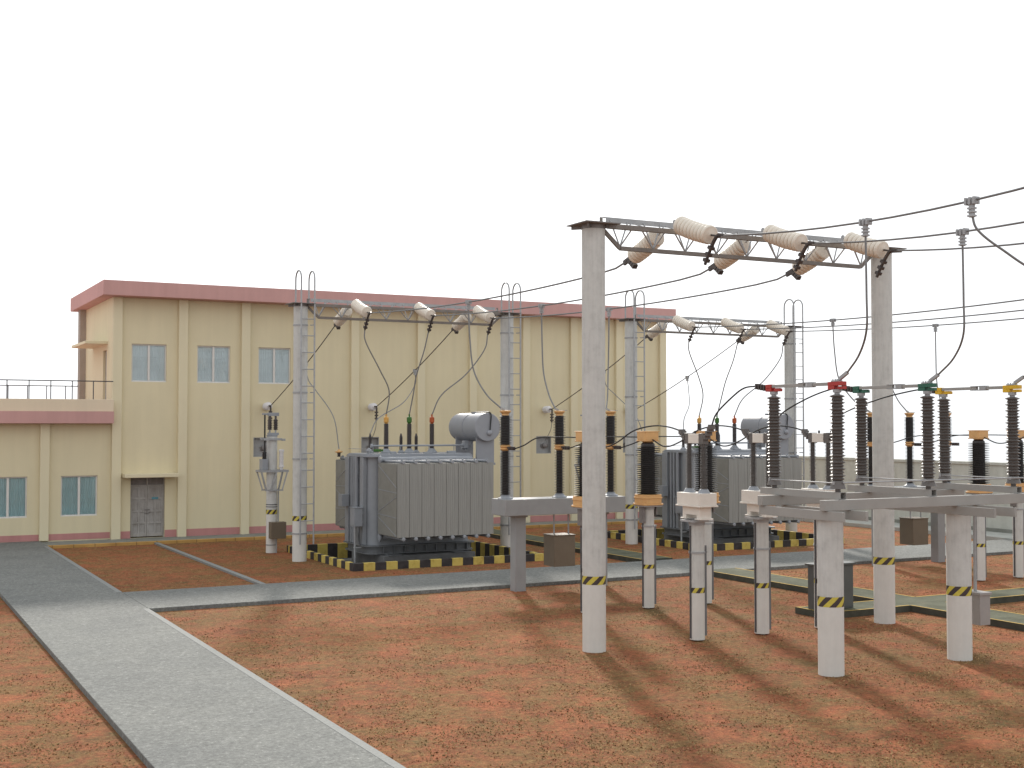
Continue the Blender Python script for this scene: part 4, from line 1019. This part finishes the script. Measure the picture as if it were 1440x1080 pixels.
for j, bx in enumerate((0, BX)):
    ax = [a for a in AX] if j == 0 else [28.88, 30.54, 32.22]
    for i in range(3):
        X = SX[i]+bx; yt = 31.15; zt = zmid(yt) if j == 0 else 8.17-0.17*(38.48-yt)/18.48-0.22*4*((38.48-yt)/18.48)*(1-(38.48-yt)/18.48)
        ex = ax[i]-0.15; dx = ex-X
        o = wire('dropper_cable', ('dropper cable down to the %s arrester on the beam by the road' if j == 0 else 'dropper cable down to the %s arrester behind the disconnector') % names[i],
             spline([(X, yt, zt-0.18), (X+dx*0.05, yt-0.03, zt-1.0), (X+dx*0.18, yt-0.12, 6.0), (X+dx*0.55, yt-0.45, 5.35), (ex, 30.33, 4.965)], 8), R3, 'cable_grey', 'dropper cables', 6)
        tclamp(o, (X, yt, zt), 1.0)
    nm = ('left', 'far')[j]
    bz = 4.86; bxs = [PX+bx+q for q in (-0.93, -0.08, 0.77)]
    wire('dropper_cable', 'cable from the gantry down to the yellow capped bushing of the %s transformer' % nm, spline([(SX[0]+bx, 39.07, 7.66), (SX[0]+bx+0.05, 39.1, 7.25), (15.62+bx, 39.35, 6.35), (16.12+bx, 39.75, 5.65), (bxs[0], 40, bz)], 8), R3, 'cable_grey', 'dropper cables', 6)
    wire('dropper_cable', 'cable from the gantry down to the green capped bushing of the %s transformer' % nm, spline([(SX[1]+bx, 39.07, 7.66), (17.16+bx, 39.2, 7.0), (17.02+bx, 39.5, 6.2), (17.02+bx, 39.8, 5.5), (bxs[1], 40, bz)], 8), R3, 'cable_grey', 'dropper cables', 6)
    wire('dropper_cable', 'cable from the gantry down to the red capped bushing of the %s transformer' % nm, spline([(SX[2]+bx, 39.07, 7.66), (19.42+bx, 39.15, 7.1), (18.85+bx, 39.45, 6.25), (18.1+bx, 39.8, 5.55), (bxs[2], 40, bz)], 8), R3, 'cable_grey', 'dropper cables', 6)
    # from the rear strings to the wall insulators
    for i, k, w in ((0, 0, 'left'), (2, 1, 'right')):
        X = SX[i]+bx; wi = WI[2*j+k]; e = (wi[0], wi[1]-0.70, wi[2]+0.02)
        a = sag((X, 41.96, 8.0), e, 0.10); wire('overhead_conductor', 'conductor sloping to the wall from the %s rear insulator above the %s transformer' % (w, nm), a, R1, 'clamp_brown', 'overhead conductors', 6)
        p = a[10] if i == 0 else a[11]
        if i == 0: pts = [(p.x, p.y, p.z-0.10), (p.x+0.08, p.y-0.1, p.z-0.6), (15.20+bx, 44.6, 5.75), (15.40+bx, 43.3, 4.8), NP[j]]
        else: pts = [(p.x, p.y, p.z-0.10), (p.x-0.08, p.y-0.2, p.z-0.55), (18.3+bx, 43.7, 5.35), (16.4+bx, 41.4, 4.75), (PX+bx-1.30, 40.55, 4.21)]
        o = wire('dropper_cable', ('thin cable curving down to the orange capped bushing behind the %s transformer' if i == 0 else 'thin cable curving down to the short bushings of the %s transformer') % nm, spline(pts, 8), 0.018, 'cable_grey', 'dropper cables', 6)
        tclamp(o, (p.x, p.y, p.z), 0.8)
        wire('dropper_cable', 'short cable from the %s wall insulator into the vent behind the %s transformer' % (w, nm), spline([(wi[0], wi[1]-0.69, wi[2]-0.58), (wi[0]+0.01, wi[1]-0.55, wi[2]-0.95), (wi[0]+0.03, wi[1]+0.02, wi[2]-1.45)], 6), 0.013, 'cable_grey', 'dropper cables', 6)
# droppers from the outgoing lines to the disconnector heads
for i, (ye, lab) in enumerate(((15.82, 'thick dropper cable down to the front red disconnector head'), (15.86, 'thick dropper cable down to the front green disconnector head'), (15.90, 'thick dropper cable down to the front yellow disconnector head'))):
    X = SX[i]; z = zl(ye)
    o = wire('dropper_cable', lab, spline([(X, ye, z-0.2), (X+0.01, ye, 6.7), (X+0.06, ye+0.06, 6.1), (X+0.40, ye+0.60, 5.72), (DX[i], DY-0.27, 5.445)], 8), R1, 'cable_grey', 'dropper cables', 8)
    tclamp(o, (X, ye, z), 1.15)
o = wire('dropper_cable', 'dropper cable bending away to the right edge from the topmost conductor', spline([(SX[0], 13.56, zl(13.56)-0.2), (15.02, 13.5, 7.45), (15.30, 13.3, 7.15), (15.9, 13.0, 6.75), (17.2, 12.4, 6.3), (19.0, 11.8, 6.0), (24.0, 10.5, 5.6), (32.0, 8.0, 5.3)], 8), R1, 'cable_grey', 'dropper cables', 8)
tclamp(o, (SX[0], 13.56, zl(13.56)), 1.15)
# black jumpers between the apparatus
gj = 'black jumper cables between the apparatus'
for i in range(3):
    a, c, w = AX[i], CX[i], WX[i]
    wire('jumper_cable', 'black jumper from the %s arrester by the road to the orange head in front' % names[i], spline([(a+0.02, 29.87, 3.86), (a+0.02, 29.3, 3.97), (c, 28.4, 4.17), (c, 27.3, 4.20), (c, 26.16, 4.20)], 6), 0.017, 'cable_black', gj, 6)
    wire('jumper_cable', 'arched black jumper from the orange head to the %s white circuit breaker' % names[i], spline([(c, 25.74, 4.14), (c, 25.2, 3.98), (c, 24.6, 4.10), (c, 23.9, 4.37), (w, 23.25, 4.48), (w, 22.65, 4.46), (w, 22.15, 4.37)], 6), 0.017, 'cable_black', gj, 6)
    wire('jumper_cable', 'black jumper rising from the %s white circuit breaker to the rear %s head' % (names[i], ('red', 'green', 'yellow')[i]), spline([(w+0.02, 21.12, 4.47), (w+0.04, 20.97, 4.74), ((w+DX[i])/2, 20.5, 5.06), (DX[i]-0.03, 20.15, 5.24), (DX[i], 19.76, 5.27)], 6), 0.017, 'cable_black', gj, 6)
for a, c, lab in ((28.88, 28.92, 'black jumper behind the front green insulator, in bay two'), (30.54, 30.50, 'black jumper leading to the orange head at the right edge')):
    wire('jumper_cable', lab, spline([(a, 29.87, 3.86), (a, 29.3, 3.97), (c, 28.4, 4.17), (c, 27.3, 4.20), (c, 26.26, 4.20)], 6), 0.017, 'cable_black', gj, 6)
wire('jumper_cable', 'black jumper leaving the orange head between the yellow insulators to the right', spline([(28.92, 25.84, 4.14), (28.92, 25.3, 3.98), (28.92, 24.6, 4.12), (28.92, 23.8, 4.4), (28.92, 22.5, 4.45)], 6), 0.017, 'cable_black', gj, 6)

# ================================================================== light, sky, camera
SUN_EL, SUN_AZ = math.radians(27.5), math.radians(21.7)      # azimuth from +y towards +x
d = Vector((math.sin(SUN_AZ)*math.cos(SUN_EL), math.cos(SUN_AZ)*math.cos(SUN_EL), math.sin(SUN_EL)))
sl = bpy.data.lights.new('sun', 'SUN'); sl.energy = 3.9; sl.angle = math.radians(4); sl.color = (1.0, 0.94, 0.86)
so = bpy.data.objects.new('sun', sl); COL.objects.link(so); so.location = (0, 0, 60)
so.rotation_euler = (-d).to_track_quat('-Z', 'Y').to_euler()
w = bpy.data.worlds.new('World'); sc.world = w; w.use_nodes = True; t = w.node_tree
bg = t.nodes['Background']; sky = N(t, 'ShaderNodeTexSky', sky_type='NISHITA'); sky.sun_disc = False
sky.sun_elevation = SUN_EL; sky.sun_rotation = SUN_AZ; sky.air_density = 1.0; sky.dust_density = 3.0; sky.ozone_density = 1.0
hs = N(t, 'ShaderNodeHueSaturation'); hs.inputs['Saturation'].default_value = 0.12
t.links.new(sky.outputs[0], hs.inputs['Color'])
cl = mixc(t, 0.80, hs.outputs[0], (10.8, 11.15, 11.5))            # an even cloud deck over the clear sky
t.links.new(cl, bg.inputs['Color'])
bg.inputs['Strength'].default_value = 0.10
cd = bpy.data.cameras.new('camera'); cd.sensor_width = 36; cd.lens = 1769/1440*36; cd.clip_end = 2000; cd.clip_start = 0.1
co = bpy.data.objects.new('camera', cd); COL.objects.link(co); co.location = (0, 0, 4.5)
co.rotation_euler = (PI/2+math.radians(1.87), 0, -math.radians(27.655)); sc.camera = co
sc.view_settings.view_transform = 'Standard'; sc.view_settings.look = 'None'; sc.view_settings.gamma = 1.0
sc.view_settings.exposure = 0.12
sc.cycles.max_bounces = 8
